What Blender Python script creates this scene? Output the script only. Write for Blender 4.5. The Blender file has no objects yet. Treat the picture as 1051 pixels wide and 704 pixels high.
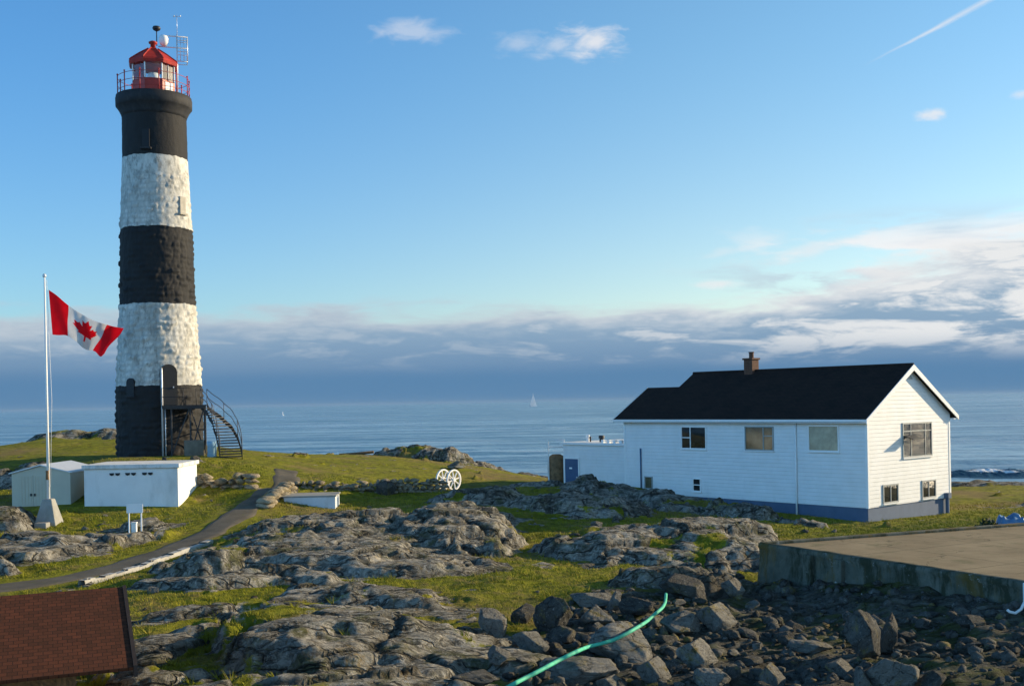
SKY_LOW, SKY_HIGH, CLOUD, SUN_S, EXPO = (.57, .69, .87), (.43, .72, 1.0), .74, 4.9, 0.6
HAZE = 4.5e-5
import bpy, bmesh, math, random
import numpy as np
from mathutils import Vector, Matrix

random.seed(11)
rng = np.random.default_rng(11)
D = bpy.data
SC = bpy.context.scene
COL = SC.collection
R = math.radians

# ------------------------------------------------------------------ camera model (used to measure the photo)
F, CX, CY = 1150.0, 525.5, 412.0
RHO = math.atan(0.019)
CAMZ = 10.0


def ray(px, py):
    u = (px - CX) / F
    v = -(py - CY) / F
    c, s = math.cos(RHO), math.sin(RHO)
    return Vector((u * c + v * s, 1.0, -u * s + v * c))


def at(px, py, Y):
    r = ray(px, py)
    return Vector((r.x * Y, Y, CAMZ + r.z * Y))


def on_plane(px, py, p, n):
    """point where the sight line through a pixel meets a vertical wall plane"""
    r = ray(px, py)
    c = Vector((0, 0, CAMZ))
    t = (Vector(p) - c).dot(n) / r.dot(n)
    return c + r * t


SUN_B, SUN_E = R(70), R(16)
SUN = Vector((math.sin(SUN_B) * math.cos(SUN_E), math.cos(SUN_B) * math.cos(SUN_E), math.sin(SUN_E)))

# ------------------------------------------------------------------ numpy noise


def _hash(ix, iy, seed):
    h = (ix.astype(np.int64) * 374761393 + iy.astype(np.int64) * 668265263 + seed * 1442695041) & 0xFFFFFFFF
    h = ((h ^ (h >> 13)) * 1274126177) & 0xFFFFFFFF
    h = (h ^ (h >> 16)) & 0xFFFFFFFF
    h = (h * 2246822519) & 0xFFFFFFFF
    h = h ^ (h >> 15)
    return h.astype(np.float64) / 4294967296.0


def gnoise(x, y, seed=0):
    ix = np.floor(x)
    iy = np.floor(y)
    fx = x - ix
    fy = y - iy
    u = fx * fx * fx * (fx * (fx * 6 - 15) + 10)
    v = fy * fy * fy * (fy * (fy * 6 - 15) + 10)

    def g(a, b):
        an = _hash(ix + a, iy + b, seed) * 2 * np.pi
        return np.cos(an) * (fx - a) + np.sin(an) * (fy - b)
    n = (g(0, 0) * (1 - u) + g(1, 0) * u) * (1 - v) + (g(0, 1) * (1 - u) + g(1, 1) * u) * v
    return n * 1.5


def fbm(x, y, o=4, seed=0, gain=.5):
    a, f, s, t = 1.0, 1.0, 0.0, 0.0
    for k in range(o):
        s = s + a * gnoise(x * f, y * f, seed + k * 17)
        t += a
        a *= gain
        f *= 2.03
    return s / t


def worley(x, y, seed=0):
    ix = np.floor(x)
    iy = np.floor(y)
    f1 = np.full(x.shape, 9.0)
    f2 = np.full(x.shape, 9.0)
    idv = np.zeros(x.shape)
    id2 = np.zeros(x.shape)
    id3 = np.zeros(x.shape)
    ox = np.zeros(x.shape)
    oy = np.zeros(x.shape)
    for a in (-1, 0, 1):
        for b in (-1, 0, 1):
            cx = ix + a
            cy = iy + b
            px = cx + .1 + .8 * _hash(cx, cy, seed)
            py = cy + .1 + .8 * _hash(cx, cy, seed + 7)
            d = np.hypot(x - px, y - py)
            near = d < f1
            f2 = np.where(near, f1, np.minimum(f2, d))
            f1 = np.where(near, d, f1)
            idv = np.where(near, _hash(cx, cy, seed + 13), idv)
            id2 = np.where(near, _hash(cx, cy, seed + 19), id2)
            id3 = np.where(near, _hash(cx, cy, seed + 23), id3)
            ox = np.where(near, x - px, ox)
            oy = np.where(near, y - py, oy)
    return f1, f2, idv, id2, id3, ox, oy


def sstep(a, b, x):
    t = np.clip((x - a) / (b - a), 0, 1)
    return t * t * (3 - 2 * t)

# ------------------------------------------------------------------ mesh helpers


class MB:
    def __init__(s):
        s.v = []
        s.f = []
        s.m = []

    def add(s, vs, fs, mi=0):
        b = len(s.v)
        s.v += [tuple(p) for p in vs]
        s.f += [tuple(b + i for i in f) for f in fs]
        s.m += [mi] * len(fs)

    def box(s, x0, x1, y0, y1, z0, z1, mi=0, M=None):
        vs = [(x, y, z) for z in (z0, z1) for y in (y0, y1) for x in (x0, x1)]
        if M is not None:
            vs = [M @ Vector(p) for p in vs]
        s.add(vs, [(0, 2, 3, 1), (4, 5, 7, 6), (0, 1, 5, 4), (2, 6, 7, 3), (0, 4, 6, 2), (1, 3, 7, 5)], mi)

    def tube(s, pts, r, n=8, mi=0, cap=True):
        pts = [Vector(p) for p in pts]
        rs = r if isinstance(r, (list, tuple)) else [r] * len(pts)
        b = len(s.v)
        up = None
        for i, p in enumerate(pts):
            t = (pts[min(i + 1, len(pts) - 1)] - pts[max(i - 1, 0)]).normalized()
            if up is None:
                up = Vector((0, 0, 1)) if abs(t.z) < .9 else Vector((1, 0, 0))
            a = t.cross(up)
            if a.length < 1e-4:
                a = t.cross(Vector((0, 1, 0)))
            a.normalize()
            c = a.cross(t).normalized()
            up = c
            for k in range(n):
                an = 2 * math.pi * k / n
                s.v.append(tuple(p + (a * math.cos(an) + c * math.sin(an)) * rs[i]))
        for i in range(len(pts) - 1):
            for k in range(n):
                k2 = (k + 1) % n
                s.f.append((b + i * n + k, b + i * n + k2, b + (i + 1) * n + k2, b + (i + 1) * n + k))
                s.m.append(mi)
        if cap:
            s.f.append(tuple(b + k for k in range(n)))
            s.f.append(tuple(b + (len(pts) - 1) * n + k for k in reversed(range(n))))
            s.m += [mi, mi]

    def lathe(s, prof, n=24, mi=0, c=(0, 0), ph=0.0):
        b = len(s.v)
        for (r, z) in prof:
            for k in range(n):
                a = 2 * math.pi * k / n + ph
                s.v.append((c[0] + r * math.cos(a), c[1] + r * math.sin(a), z))
        for i in range(len(prof) - 1):
            for k in range(n):
                k2 = (k + 1) % n
                s.f.append((b + i * n + k, b + i * n + k2, b + (i + 1) * n + k2, b + (i + 1) * n + k))
                s.m.append(mi)
        s.f.append(tuple(b + k for k in reversed(range(n))))
        s.f.append(tuple(b + (len(prof) - 1) * n + k for k in range(n)))
        s.m += [mi, mi]

    def prism(s, poly, axis, a, b2, mi=0, M=None):
        """polygon (list of 2D points) extruded along axis 'x','y' or 'z' from a to b2"""
        n = len(poly)

        def mk(p, h):
            q = {'x': (h, p[0], p[1]), 'y': (p[0], h, p[1]), 'z': (p[0], p[1], h)}[axis]
            return M @ Vector(q) if M is not None else q
        vs = [mk(p, a) for p in poly] + [mk(p, b2) for p in poly]
        fs = [tuple(range(n)), tuple(n + i for i in reversed(range(n)))]
        for i in range(n):
            j = (i + 1) % n
            fs.append((i, i + n, j + n, j))
        s.add(vs, fs, mi)

    def build(s, name, mats, parent=None, smooth=False, bevel=0.0, fix=True):
        me = D.meshes.new(name)
        me.from_pydata(s.v, [], s.f)
        if not isinstance(mats, (list, tuple)):
            mats = [mats]
        for m in mats:
            me.materials.append(m)
        me.polygons.foreach_set('material_index', s.m)
        if fix:
            bm = bmesh.new()
            bm.from_mesh(me)
            bmesh.ops.recalc_face_normals(bm, faces=bm.faces)
            bm.to_mesh(me)
            bm.free()
        if smooth:
            me.polygons.foreach_set('use_smooth', [True] * len(me.polygons))
        me.update()
        o = D.objects.new(name, me)
        COL.objects.link(o)
        if parent:
            o.parent = parent
        if bevel:
            b = o.modifiers.new('bevel', 'BEVEL')
            b.width = bevel
            b.segments = 2
            b.limit_method = 'ANGLE'
        return o


def np_mesh(name, V, Fq, mats, smooth=True, parent=None):
    """V (n,3) Fq (m,4|3) numpy"""
    me = D.meshes.new(name)
    n, k = Fq.shape
    me.vertices.add(len(V))
    me.vertices.foreach_set('co', np.ascontiguousarray(V, dtype=np.float32).ravel())
    me.loops.add(n * k)
    me.loops.foreach_set('vertex_index', np.ascontiguousarray(Fq, dtype=np.int32).ravel())
    me.polygons.add(n)
    me.polygons.foreach_set('loop_start', np.arange(0, n * k, k, dtype=np.int32))
    me.polygons.foreach_set('loop_total', np.full(n, k, dtype=np.int32))
    if smooth:
        me.polygons.foreach_set('use_smooth', np.ones(n, dtype=bool))
    for m in (mats if isinstance(mats, (list, tuple)) else [mats]):
        me.materials.append(m)
    me.update(calc_edges=True)
    me.validate()
    o = D.objects.new(name, me)
    COL.objects.link(o)
    if parent:
        o.parent = parent
    return o


def vattr(o, name, arr):
    a = o.data.attributes.new(name, 'FLOAT', 'POINT')
    a.data.foreach_set('value', np.ascontiguousarray(arr, dtype=np.float32).ravel())


def grid_faces(nx, ny):
    i = np.arange(ny - 1)[:, None] * nx + np.arange(nx - 1)[None, :]
    i = i.ravel()
    return np.stack([i, i + 1, i + 1 + nx, i + nx], 1)


def tag(o, label=None, cat=None, group=None, kind=None):
    if label:
        o['label'] = label
    if cat:
        o['category'] = cat
    if group:
        o['group'] = group
    if kind:
        o['kind'] = kind
    return o


def thing(name, label, cat, loc=(0, 0, 0), rz=0.0, group=None):
    o = D.objects.new(name, None)
    COL.objects.link(o)
    o.location = loc
    o.rotation_euler = (0, 0, rz)
    o.empty_display_size = .3
    return tag(o, label, cat, group)


# ------------------------------------------------------------------ materials
class NT:
    def __init__(s, name):
        s.mat = D.materials.new(name)
        s.mat.use_nodes = True
        s.t = s.mat.node_tree
        s.b = s.t.nodes['Principled BSDF']
        s._tc = None

    def n(s, typ, **kw):
        nd = s.t.nodes.new(typ)
        for k, v in kw.items():
            if k.startswith('i_'):
                nd.inputs[k[2:].replace('_', ' ')].default_value = v
            else:
                setattr(nd, k, v)
        return nd

    def l(s, a, b):
        s.t.links.new(a, b)

    def co(s, kind='Object'):
        if s._tc is None:
            s._tc = s.n('ShaderNodeTexCoord')
        return s._tc.outputs[kind]

    def mapped(s, sc=(1, 1, 1), rot=(0, 0, 0), kind='Object'):
        m = s.n('ShaderNodeMapping')
        m.inputs['Scale'].default_value = sc
        m.inputs['Rotation'].default_value = rot
        s.l(s.co(kind), m.inputs['Vector'])
        return m.outputs['Vector']

    def noise(s, scale=5, detail=5, rough=.55, vec=None, dist=0.0):
        nd = s.n('ShaderNodeTexNoise')
        nd.inputs['Scale'].default_value = scale
        nd.inputs['Detail'].default_value = detail
        nd.inputs['Roughness'].default_value = rough
        nd.inputs['Distortion'].default_value = dist
        s.l(vec if vec is not None else s.co(), nd.inputs['Vector'])
        return nd.outputs['Fac']

    def ramp(s, fac, stops, interp='LINEAR'):
        r = s.n('ShaderNodeValToRGB')
        r.color_ramp.interpolation = interp
        el = r.color_ramp.elements
        while len(el) < len(stops):
            el.new(.5)
        for e, (p, c) in zip(el, stops):
            e.position = p
            e.color = (c, c, c, 1) if isinstance(c, (int, float)) else (*c, 1)
        s.l(fac, r.inputs['Fac'])
        return r.outputs['Color']

    def mix(s, fac, a, b, mode='MIX'):
        m = s.n('ShaderNodeMix', data_type='RGBA', blend_type=mode)
        for sock, val in ((m.inputs[0], fac), (m.inputs[6], a), (m.inputs[7], b)):
            if hasattr(val, 'links'):
                s.l(val, sock)
            elif isinstance(val, (tuple, list)):
                sock.default_value = (*val, 1)
            else:
                sock.default_value = val
        return m.outputs[2]

    def math(s, op, a, b=None, c=None, clamp=False):
        m = s.n('ShaderNodeMath', operation=op, use_clamp=clamp)
        for i, val in enumerate((a, b, c)):
            if val is None:
                continue
            if hasattr(val, 'links'):
                s.l(val, m.inputs[i])
            else:
                m.inputs[i].default_value = val
        return m.outputs[0]

    def cracks(s, vec, scale, rot=-24, warp=.25, width=.05):
        """thin open joints: 1 inside a crack, 0 elsewhere"""
        m = s.n('ShaderNodeMapping')
        m.inputs['Rotation'].default_value = (0, 0, R(rot))
        m.inputs['Scale'].default_value = scale
        s.l(vec, m.inputs['Vector'])
        nz = s.n('ShaderNodeTexNoise')
        nz.inputs['Scale'].default_value = 1.6
        nz.inputs['Detail'].default_value = 5
        s.l(m.outputs['Vector'], nz.inputs['Vector'])
        ma = s.n('ShaderNodeVectorMath', operation='MULTIPLY_ADD')
        s.l(nz.outputs['Color'], ma.inputs[0])
        ma.inputs[1].default_value = (warp * 3, warp * 3, warp * 3)
        s.l(m.outputs['Vector'], ma.inputs[2])
        v = s.n('ShaderNodeTexVoronoi', feature='DISTANCE_TO_EDGE')
        v.inputs['Scale'].default_value = 1.0
        s.l(ma.outputs[0], v.inputs['Vector'])
        return s.ramp(v.outputs['Distance'], [(0.0, 1.0), (width, 0.0)])

    def bump(s, h, strength=.5, dist=.05, normal=None):
        b = s.n('ShaderNodeBump')
        b.inputs['Strength'].default_value = strength
        b.inputs['Distance'].default_value = dist
        s.l(h, b.inputs['Height'])
        if normal is not None:
            s.l(normal, b.inputs['Normal'])
        return b.outputs['Normal']

    def attr(s, name):
        return s.n('ShaderNodeAttribute', attribute_name=name).outputs['Fac']

    def done(s, col=None, rough=.7, normal=None, spec=.3, metal=0.0):
        for key, val in (('Base Color', col), ('Roughness', rough), ('Normal', normal)):
            if val is None:
                continue
            if hasattr(val, 'links'):
                s.l(val, s.b.inputs[key])
            elif isinstance(val, (tuple, list)):
                s.b.inputs[key].default_value = (*val, 1)
            else:
                s.b.inputs[key].default_value = val
        s.b.inputs['Specular IOR Level'].default_value = spec
        s.b.inputs['Metallic'].default_value = metal
        return s.mat


def simple(name, col, rough=.6, var=.25, scale=3.0, bump=.15, bscale=25.0, metal=0.0, spec=.3, dirt=None, dirt_amt=.5):
    t = NT(name)
    n1 = t.noise(scale, 6, .6)
    c = t.mix(t.ramp(n1, [(.3, 0.0), (.7, 1.0)]), tuple(x * (1 - var) for x in col), tuple(min(1, x * (1 + var * .6)) for x in col))
    if dirt:
        n2 = t.noise(scale * .7, 8, .7, t.mapped((1, 1, .35)))
        c = t.mix(t.ramp(n2, [(.5, 0.0), (.72, dirt_amt)]), c, dirt)
    nm = t.bump(t.noise(bscale, 4), bump, .02) if bump else None
    return t.done(c, rough, nm, spec, metal)


M = {}
M['white'] = simple('white_paint', (.78, .77, .74), .55, .06, 2.0, .08, dirt=(.5, .48, .43), dirt_amt=.35)
M['trim'] = simple('white_trim', (.8, .79, .76), .5, .05, 3, .05)
M['red'] = simple('red_paint', (.42, .035, .025), .45, .25, 3, .1, dirt=(.2, .03, .02))
M['black'] = simple('black_iron', (.02, .02, .022), .55, .3, 4, .1, spec=.4)
M['galv'] = simple('galvanised_metal', (.62, .63, .64), .4, .12, 5, .05, metal=.3)
M['conc'] = simple('pale_concrete', (.30, .295, .27), .85, .18, 2.5, .3, 18, dirt=(.18, .17, .13), dirt_amt=.6)
M['bluepaint'] = simple('blue_paint', (.05, .10, .19), .5, .12, 3, .05)
M['found'] = simple('blue_grey_foundation', (.080, .118, .185), .75, .12, 2, .2, dirt=(.12, .15, .19), dirt_amt=.3)
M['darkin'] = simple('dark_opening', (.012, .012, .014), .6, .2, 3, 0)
M['teal'] = simple('green_hose', (.07, .48, .30), .65, .25, 5, .1, dirt=(.08, .22, .14), dirt_amt=.6)
M['brick'] = simple('chimney_brick', (.12, .058, .036), .85, .35, 9, .3, 14)
M['wood'] = simple('weathered_brown_wood', (.13, .085, .045), .85, .4, 6, .4, 18)
M['rust'] = simple('rusty_brown_metal', (.21, .125, .06), .8, .5, 5, .3)
M['cream'] = simple('cream_mortar', (.42, .38, .30), .85, .2, 4, .2)
M['sail'] = simple('grey_white_sailcloth', (.6, .63, .66), .6, .03, 1, 0)
M['tarp'] = simple('blue_plastic_tarp', (.10, .20, .34), .35, .15, 3, .4, 3)
M['hedge'] = simple('dark_shrub_leaf', (.03, .05, .02), .7, .5, 9, .2)


def glass_mat():
    t = NT('window_glass')
    n = t.noise(1.3, 2)
    return t.done(t.ramp(n, [(.35, (.012, .014, .016)), (.65, (.03, .03, .028))]), .015, None, .5)


M['glass'] = glass_mat()
M['blind'] = simple('cream_blind_behind_glass', (.44, .38, .26), .12, .35, 1.6, 0, spec=.6)  # pane painted cream in place of a reflection of sunlit rocks
M['halfblind'] = simple('brown_room_behind_glass', (.13, .105, .06), .08, .6, 1.8, 0, spec=.6)  # pane painted brown, a weaker reflection put into the colour


def clear_glass():
    t = NT('lantern_glass')
    tr = t.n('ShaderNodeBsdfTransparent')
    tr.inputs['Color'].default_value = (.82, .88, .9, 1)
    gl = t.n('ShaderNodeBsdfGlossy')
    gl.inputs['Roughness'].default_value = .03
    fr = t.n('ShaderNodeFresnel')
    fr.inputs['IOR'].default_value = 1.5
    mx = t.n('ShaderNodeMixShader')
    t.l(fr.outputs[0], mx.inputs[0])
    t.l(tr.outputs[0], mx.inputs[1])
    t.l(gl.outputs[0], mx.inputs[2])
    t.l(mx.outputs[0], t.t.nodes['Material Output'].inputs['Surface'])
    return t.mat


M['lantern'] = clear_glass()


def siding():
    t = NT('white_clapboard')
    z = t.n('ShaderNodeSeparateXYZ')
    t.l(t.co(), z.inputs[0])
    fr = t.math('FRACT', t.math('DIVIDE', z.outputs['Z'], .19))
    lap = t.ramp(fr, [(0.0, 0.0), (.10, 1.0), (1.0, .35)])
    n = t.noise(1.4, 6, .6)
    c = t.mix(t.ramp(n, [(.35, 0.0), (.7, 1.0)]), (.76, .75, .73), (.69, .68, .65))
    c = t.mix(t.ramp(t.noise(2.2, 7, .7, t.mapped((1, 1, .25))), [(.55, 0.0), (.8, .35)]), c, (.5, .48, .42))
    c = t.mix(t.math('MULTIPLY', t.math('LESS_THAN', fr, .07), .10), c, (.4, .4, .4))
    return t.done(c, .5, t.bump(lap, .4, .03, t.bump(t.noise(20, 3), .06, .02)), .35)


M['siding'] = siding()


def roof_dark():
    t = NT('dark_brown_shingles')
    br = t.n('ShaderNodeTexBrick')
    br.offset = .5
    br.inputs['Color1'].default_value = (.030, .020, .017, 1)
    br.inputs['Color2'].default_value = (.018, .013, .012, 1)
    br.inputs['Mortar'].default_value = (.006, .005, .005, 1)
    br.inputs['Scale'].default_value = 1.0
    br.inputs['Mortar Size'].default_value = .012
    br.inputs['Brick Width'].default_value = .32
    br.inputs['Row Height'].default_value = .14
    t.l(t.mapped((1, 1.17, 1)), br.inputs['Vector'])
    c = t.mix(t.ramp(t.noise(.9, 7, .65), [(.3, .0), (.75, .6)]), br.outputs['Color'], (.042, .027, .02))
    return t.done(c, .92, t.bump(br.outputs['Fac'], -.5, .02, t.bump(t.noise(60, 2), .3, .01)), .15)


M['roofdark'] = roof_dark()


def roof_red():
    t = NT('red_brown_shingles')
    br = t.n('ShaderNodeTexBrick')
    br.offset = .5
    br.inputs['Color1'].default_value = (.125, .039, .018, 1)
    br.inputs['Color2'].default_value = (.066, .024, .012, 1)
    br.inputs['Mortar'].default_value = (.020, .010, .007, 1)
    br.inputs['Scale'].default_value = 1.0
    br.inputs['Mortar Size'].default_value = .008
    br.inputs['Mortar Smooth'].default_value = .4
    br.inputs['Brick Width'].default_value = .16
    br.inputs['Row Height'].default_value = .115
    br.inputs['Bias'].default_value = -.1
    t.l(t.mapped((1, 1, 1)), br.inputs['Vector'])
    c = t.mix(t.ramp(t.noise(1.1, 7, .7), [(.35, 0.0), (.75, .6)]), br.outputs['Color'], (.056, .024, .012))
    c = t.mix(t.ramp(t.noise(30, 3, .7), [(.52, 0.0), (.8, .5)]), c, (.10, .055, .035))
    return t.done(c, .92, t.bump(br.outputs['Fac'], -.9, .03, t.bump(t.noise(70, 2), .5, .012)), .15)


M['roofred'] = roof_red()


def tower_mat():
    t = NT('banded_tower_paint')
    z = t.n('ShaderNodeSeparateXYZ')
    t.l(t.co(), z.inputs[0])
    zz = t.math('ADD', z.outputs['Z'], t.math('MULTIPLY', t.math('SUBTRACT', t.noise(2.2, 3), .5), .22))
    k = lambda h: h / 25.0
    band = t.ramp(t.math('DIVIDE', zz, 25.0), [(0, 0), (k(4.1), 1), (k(8.83), 0), (k(13.37), 1), (k(17.5), 0)], 'CONSTANT')
    st = t.attr('stone')
    wn = t.noise(1.1, 8, .68, t.mapped((1, 1, .45)))
    white = t.mix(t.ramp(wn, [(.34, 0.0), (.62, 1.0)]), (.70, .68, .62), (.42, .405, .36))
    white = t.mix(t.ramp(t.noise(2.6, 9, .78, t.mapped((1, 1, .5))), [(.49, 0.0), (.60, .85)]), white, (.22, .215, .19))
    white = t.mix(t.math('MULTIPLY', t.math('SUBTRACT', 1.0, st, clamp=True), .6), white, (.33, .32, .29))
    blk = t.mix(t.ramp(wn, [(.35, 0.0), (.7, 1.0)]), (.012, .012, .013), (.022, .021, .020))
    blk = t.mix(t.ramp(t.noise(5, 8, .8), [(.60, 0.0), (.76, .5)]), blk, (.055, .052, .046))
    c = t.mix(band, blk, white)
    nm = t.bump(t.noise(9, 7, .7), .45, .05, t.bump(t.noise(40, 4), .2, .015))
    return t.done(c, .75, nm, .25)


M['tower'] = tower_mat()


def rock_layers(t, vec):
    """shared rock colour and bump, returns (colour, height)"""
    a = t.noise(.55, 8, .62, vec)
    b = t.noise(3.2, 9, .72, vec, .6)
    c = t.mix(t.ramp(a, [(.32, 0.0), (.68, 1.0)]), (.22, .205, .168), (.38, .355, .30))
    c = t.mix(t.ramp(b, [(.41, .85), (.52, 0.0)]), c, (.060, .055, .045))
    c = t.mix(t.ramp(t.noise(7.5, 8, .75, vec, .4), [(.54, 0.0), (.62, .85)]), c, (.50, .47, .41))      # pale lichen
    c = t.mix(t.ramp(t.noise(1.9, 8, .75, vec, .8), [(.56, 0.0), (.66, .75)]), c, (.30, .205, .075))   # mustard lichen
    c = t.mix(t.ramp(t.noise(.9, 9, .75, vec), [(.53, 0.0), (.62, .8)]), c, (.075, .078, .020))          # moss
    # fine bedding streaks along the rock's grain
    m = t.n('ShaderNodeMapping')
    m.inputs['Rotation'].default_value = (0, 0, R(-24))
    m.inputs['Scale'].default_value = (1.1, 7.5, 4.0)
    t.l(vec, m.inputs['Vector'])
    sv = m.outputs['Vector']
    s1 = t.noise(.9, 8, .7, sv, .25)
    c = t.mix(t.ramp(s1, [(.36, .75), (.47, 0.0)]), c, (.060, .054, .042))
    c = t.mix(t.ramp(t.noise(2.6, 7, .7, sv, .4), [(.57, 0.0), (.68, .55)]), c, (.37, .345, .29))
    k1 = t.cracks(vec, (.42, 1.25, .8), -24, .25, .035)
    k2 = t.cracks(vec, (.95, 3.2, 2.0), -30, .4, .05)
    kk = t.math('MAXIMUM', k1, t.math('MULTIPLY', k2, t.ramp(a, [(.42, .75), (.54, .0)])))
    c = t.mix(t.math('MULTIPLY', kk, .85), c, (.030, .028, .022))
    h = t.math('ADD', t.math('MULTIPLY', b, .6), t.math('MULTIPLY', t.noise(14, 8, .75, vec), .45))
    h = t.math('SUBTRACT', h, t.math('MULTIPLY', kk, 1.1))
    h = t.math('ADD', h, t.math('MULTIPLY', s1, .8))
    return c, h


def ground_mat():
    t = NT('turf_and_bedrock')
    vec = t.co()
    rc, rh = rock_layers(t, vec)
    ga = t.noise(.35, 7, .6, vec)
    gb = t.noise(2.6, 8, .7, vec)
    gc = t.mix(t.ramp(ga, [(.34, 0.0), (.66, 1.0)]), (.18, .192, .010), (.29, .265, .022))
    gc = t.mix(t.ramp(gb, [(.42, .75), (.58, 0.0)]), gc, (.075, .082, .010))
    gc = t.mix(t.ramp(t.noise(.8, 8, .7, vec), [(.54, 0.0), (.68, .8)]), gc, (.23, .165, .07))
    gc = t.mix(t.ramp(t.noise(.16, 6, .6, vec), [(.52, 0.0), (.64, .65)]), gc, (.24, .165, .075))
    rk = t.attr('rock')
    ed = t.math('ADD', rk, t.math('MULTIPLY', t.math('SUBTRACT', t.noise(3.0, 8, .75, vec), .5), .9))
    fac = t.ramp(ed, [(.46, 0.0), (.56, 1.0)])
    dirt = t.attr('dirt')
    c = t.mix(fac, gc, rc)
    c = t.mix(t.math('MULTIPLY', dirt, t.ramp(t.noise(1.5, 7, .7, vec), [(.30, 1.0), (.7, .45)])), c, (.070, .066, .052))
    c = t.mix(t.math('MULTIPLY', dirt, t.ramp(t.noise(.55, 7, .65, vec), [(.50, 0.0), (.60, .9)])), c, (.070, .078, .018))
    wet = t.attr('wet')
    c = t.mix(t.math('MULTIPLY', wet, .85), c, (.045, .042, .035))
    crk = t.attr('crack')
    c = t.mix(t.math('MULTIPLY', crk, t.math('MULTIPLY', fac, .8)), c, (.035, .033, .026))
    nr = t.bump(rh, .9, .13)
    gh = t.math('ADD', t.noise(22, 6, .75, vec), t.math('MULTIPLY', gb, .8))
    ng = t.bump(gh, .8, .09)
    nm = t.n('ShaderNodeMix', data_type='VECTOR')
    t.l(fac, nm.inputs[0])
    t.l(ng, nm.inputs[4])
    t.l(nr, nm.inputs[5])
    return t.done(c, .92, nm.outputs[1], .12)


M['ground'] = ground_mat()


def boulder_mat(name, base, dark, moss):
    t = NT(name)
    oi = t.n('ShaderNodeObjectInfo')
    ad = t.n('ShaderNodeVectorMath', operation='ADD')
    t.l(t.co(), ad.inputs[0])
    t.l(oi.outputs['Location'], ad.inputs[1])
    vec = ad.outputs[0]
    a = t.noise(1.3, 8, .65, vec)
    c = t.mix(t.ramp(a, [(.32, 0.0), (.7, 1.0)]), dark, base)
    c = t.mix(t.math('MULTIPLY', oi.outputs['Random'], .6), c, tuple(x * .45 for x in base))
    c = t.mix(t.ramp(t.noise(5, 8, .75, vec), [(.57, 0.0), (.67, .65)]), c, (.38, .36, .32))
    c = t.mix(t.ramp(t.noise(1.1, 8, .7, vec), [(.55, 0.0), (.66, moss)]), c, (.21, .16, .035))
    k1 = t.math('MULTIPLY', t.cracks(vec, (.9, 2.6, 1.6), -30, .35, .045), t.ramp(a, [(.40, .9), (.58, .15)]))
    c = t.mix(t.math('MULTIPLY', k1, .8), c, (.025, .023, .02))
    c = t.mix(t.ramp(t.noise(9, 9, .8, vec), [(.36, .7), (.48, 0.0)]), c, tuple(x * .5 for x in dark))
    h = t.math('ADD', t.noise(4, 9, .7, vec, .5), t.math('MULTIPLY', t.noise(18, 6, .7, vec), .45))
    h = t.math('SUBTRACT', h, t.math('MULTIPLY', k1, .8))
    return t.done(c, .9, t.bump(h, .85, .10), .15)


M['boulder'] = boulder_mat('grey_boulder_rock', (.29, .275, .24), (.12, .115, .10), .8)
M['boulderdark'] = boulder_mat('dark_boulder_rock', (.135, .128, .112), (.045, .044, .040), .6)
M['rubble'] = boulder_mat('dark_rubble_rock', (.135, .130, .115), (.045, .045, .042), .8)  # stone colour kept dark to stand in for the shade below the deck
M['stonewall'] = boulder_mat('field_stone', (.42, .35, .24), (.24, .20, .14), .8)


def stained_wall():
    t = NT('stained_concrete_wall')
    v = t.mapped((1, 1, .3))
    c = t.mix(t.ramp(t.noise(1.1, 8, .7), [(.32, 0.0), (.68, 1.0)]), (.060, .066, .050), (.155, .155, .12))
    c = t.mix(t.ramp(t.noise(1.6, 8, .7, v), [(.48, 0.0), (.58, .9)]), c, (.028, .034, .018))
    c = t.mix(t.ramp(t.noise(.9, 8, .7, v), [(.52, 0.0), (.62, .8)]), c, (.13, .085, .022))
    c = t.mix(t.ramp(t.noise(2.4, 6, .7), [(.61, 0.0), (.70, .8)]), c, (.42, .44, .42))
    return t.done(c, .9, t.bump(t.noise(6, 8, .7), .5, .05), .15)


M['padwall'] = stained_wall()


def pad_mat():
    t = NT('worn_concrete_deck')
    c = t.mix(t.ramp(t.noise(.45, 8, .65), [(.33, 0.0), (.68, 1.0)]), (.19, .145, .085), (.29, .23, .14))
    c = t.mix(t.ramp(t.noise(.8, 9, .7), [(.55, 0.0), (.70, .7)]), c, (.10, .105, .045))
    c = t.mix(t.ramp(t.noise(14, 7, .8), [(.60, 0.0), (.75, .5)]), c, (.07, .065, .05))
    br = t.n('ShaderNodeTexBrick')
    br.offset = 0
    for nm_, v_ in (('Scale', 1.0), ('Mortar Size', .018), ('Brick Width', 3.6), ('Row Height', 2.8)):
        br.inputs[nm_].default_value = v_
    t.l(t.mapped((1, 1, 1), (0, 0, R(62))), br.inputs['Vector'])
    kk = t.math('MAXIMUM', t.math('MULTIPLY', br.outputs['Fac'], .8), t.math('MULTIPLY', t.cracks(t.co(), (.22, .3, .3), 15, .3, .008), .7))
    c = t.mix(kk, c, (.045, .045, .025))
    return t.done(c, .9, t.bump(t.noise(16, 7, .75), .45, .03, t.bump(kk, -.6, .03)), .15)


M['pad'] = pad_mat()


def path_mat():
    t = NT('worn_asphalt_path')
    c = t.mix(t.ramp(t.noise(.8, 8, .65), [(.33, 0.0), (.68, 1.0)]), (.085, .076, .060), (.15, .132, .102))
    c = t.mix(t.ramp(t.noise(1.7, 8, .75), [(.58, 0.0), (.68, .7)]), c, (.10, .10, .03))
    return t.done(c, .92, t.bump(t.noise(30, 6, .75), .5, .02), .15)


M['path'] = path_mat()
M['kerb'] = simple('whitewashed_kerb', (.40, .39, .36), .8, .2, 2, .3, dirt=(.2, .19, .15), dirt_amt=.8)


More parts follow.
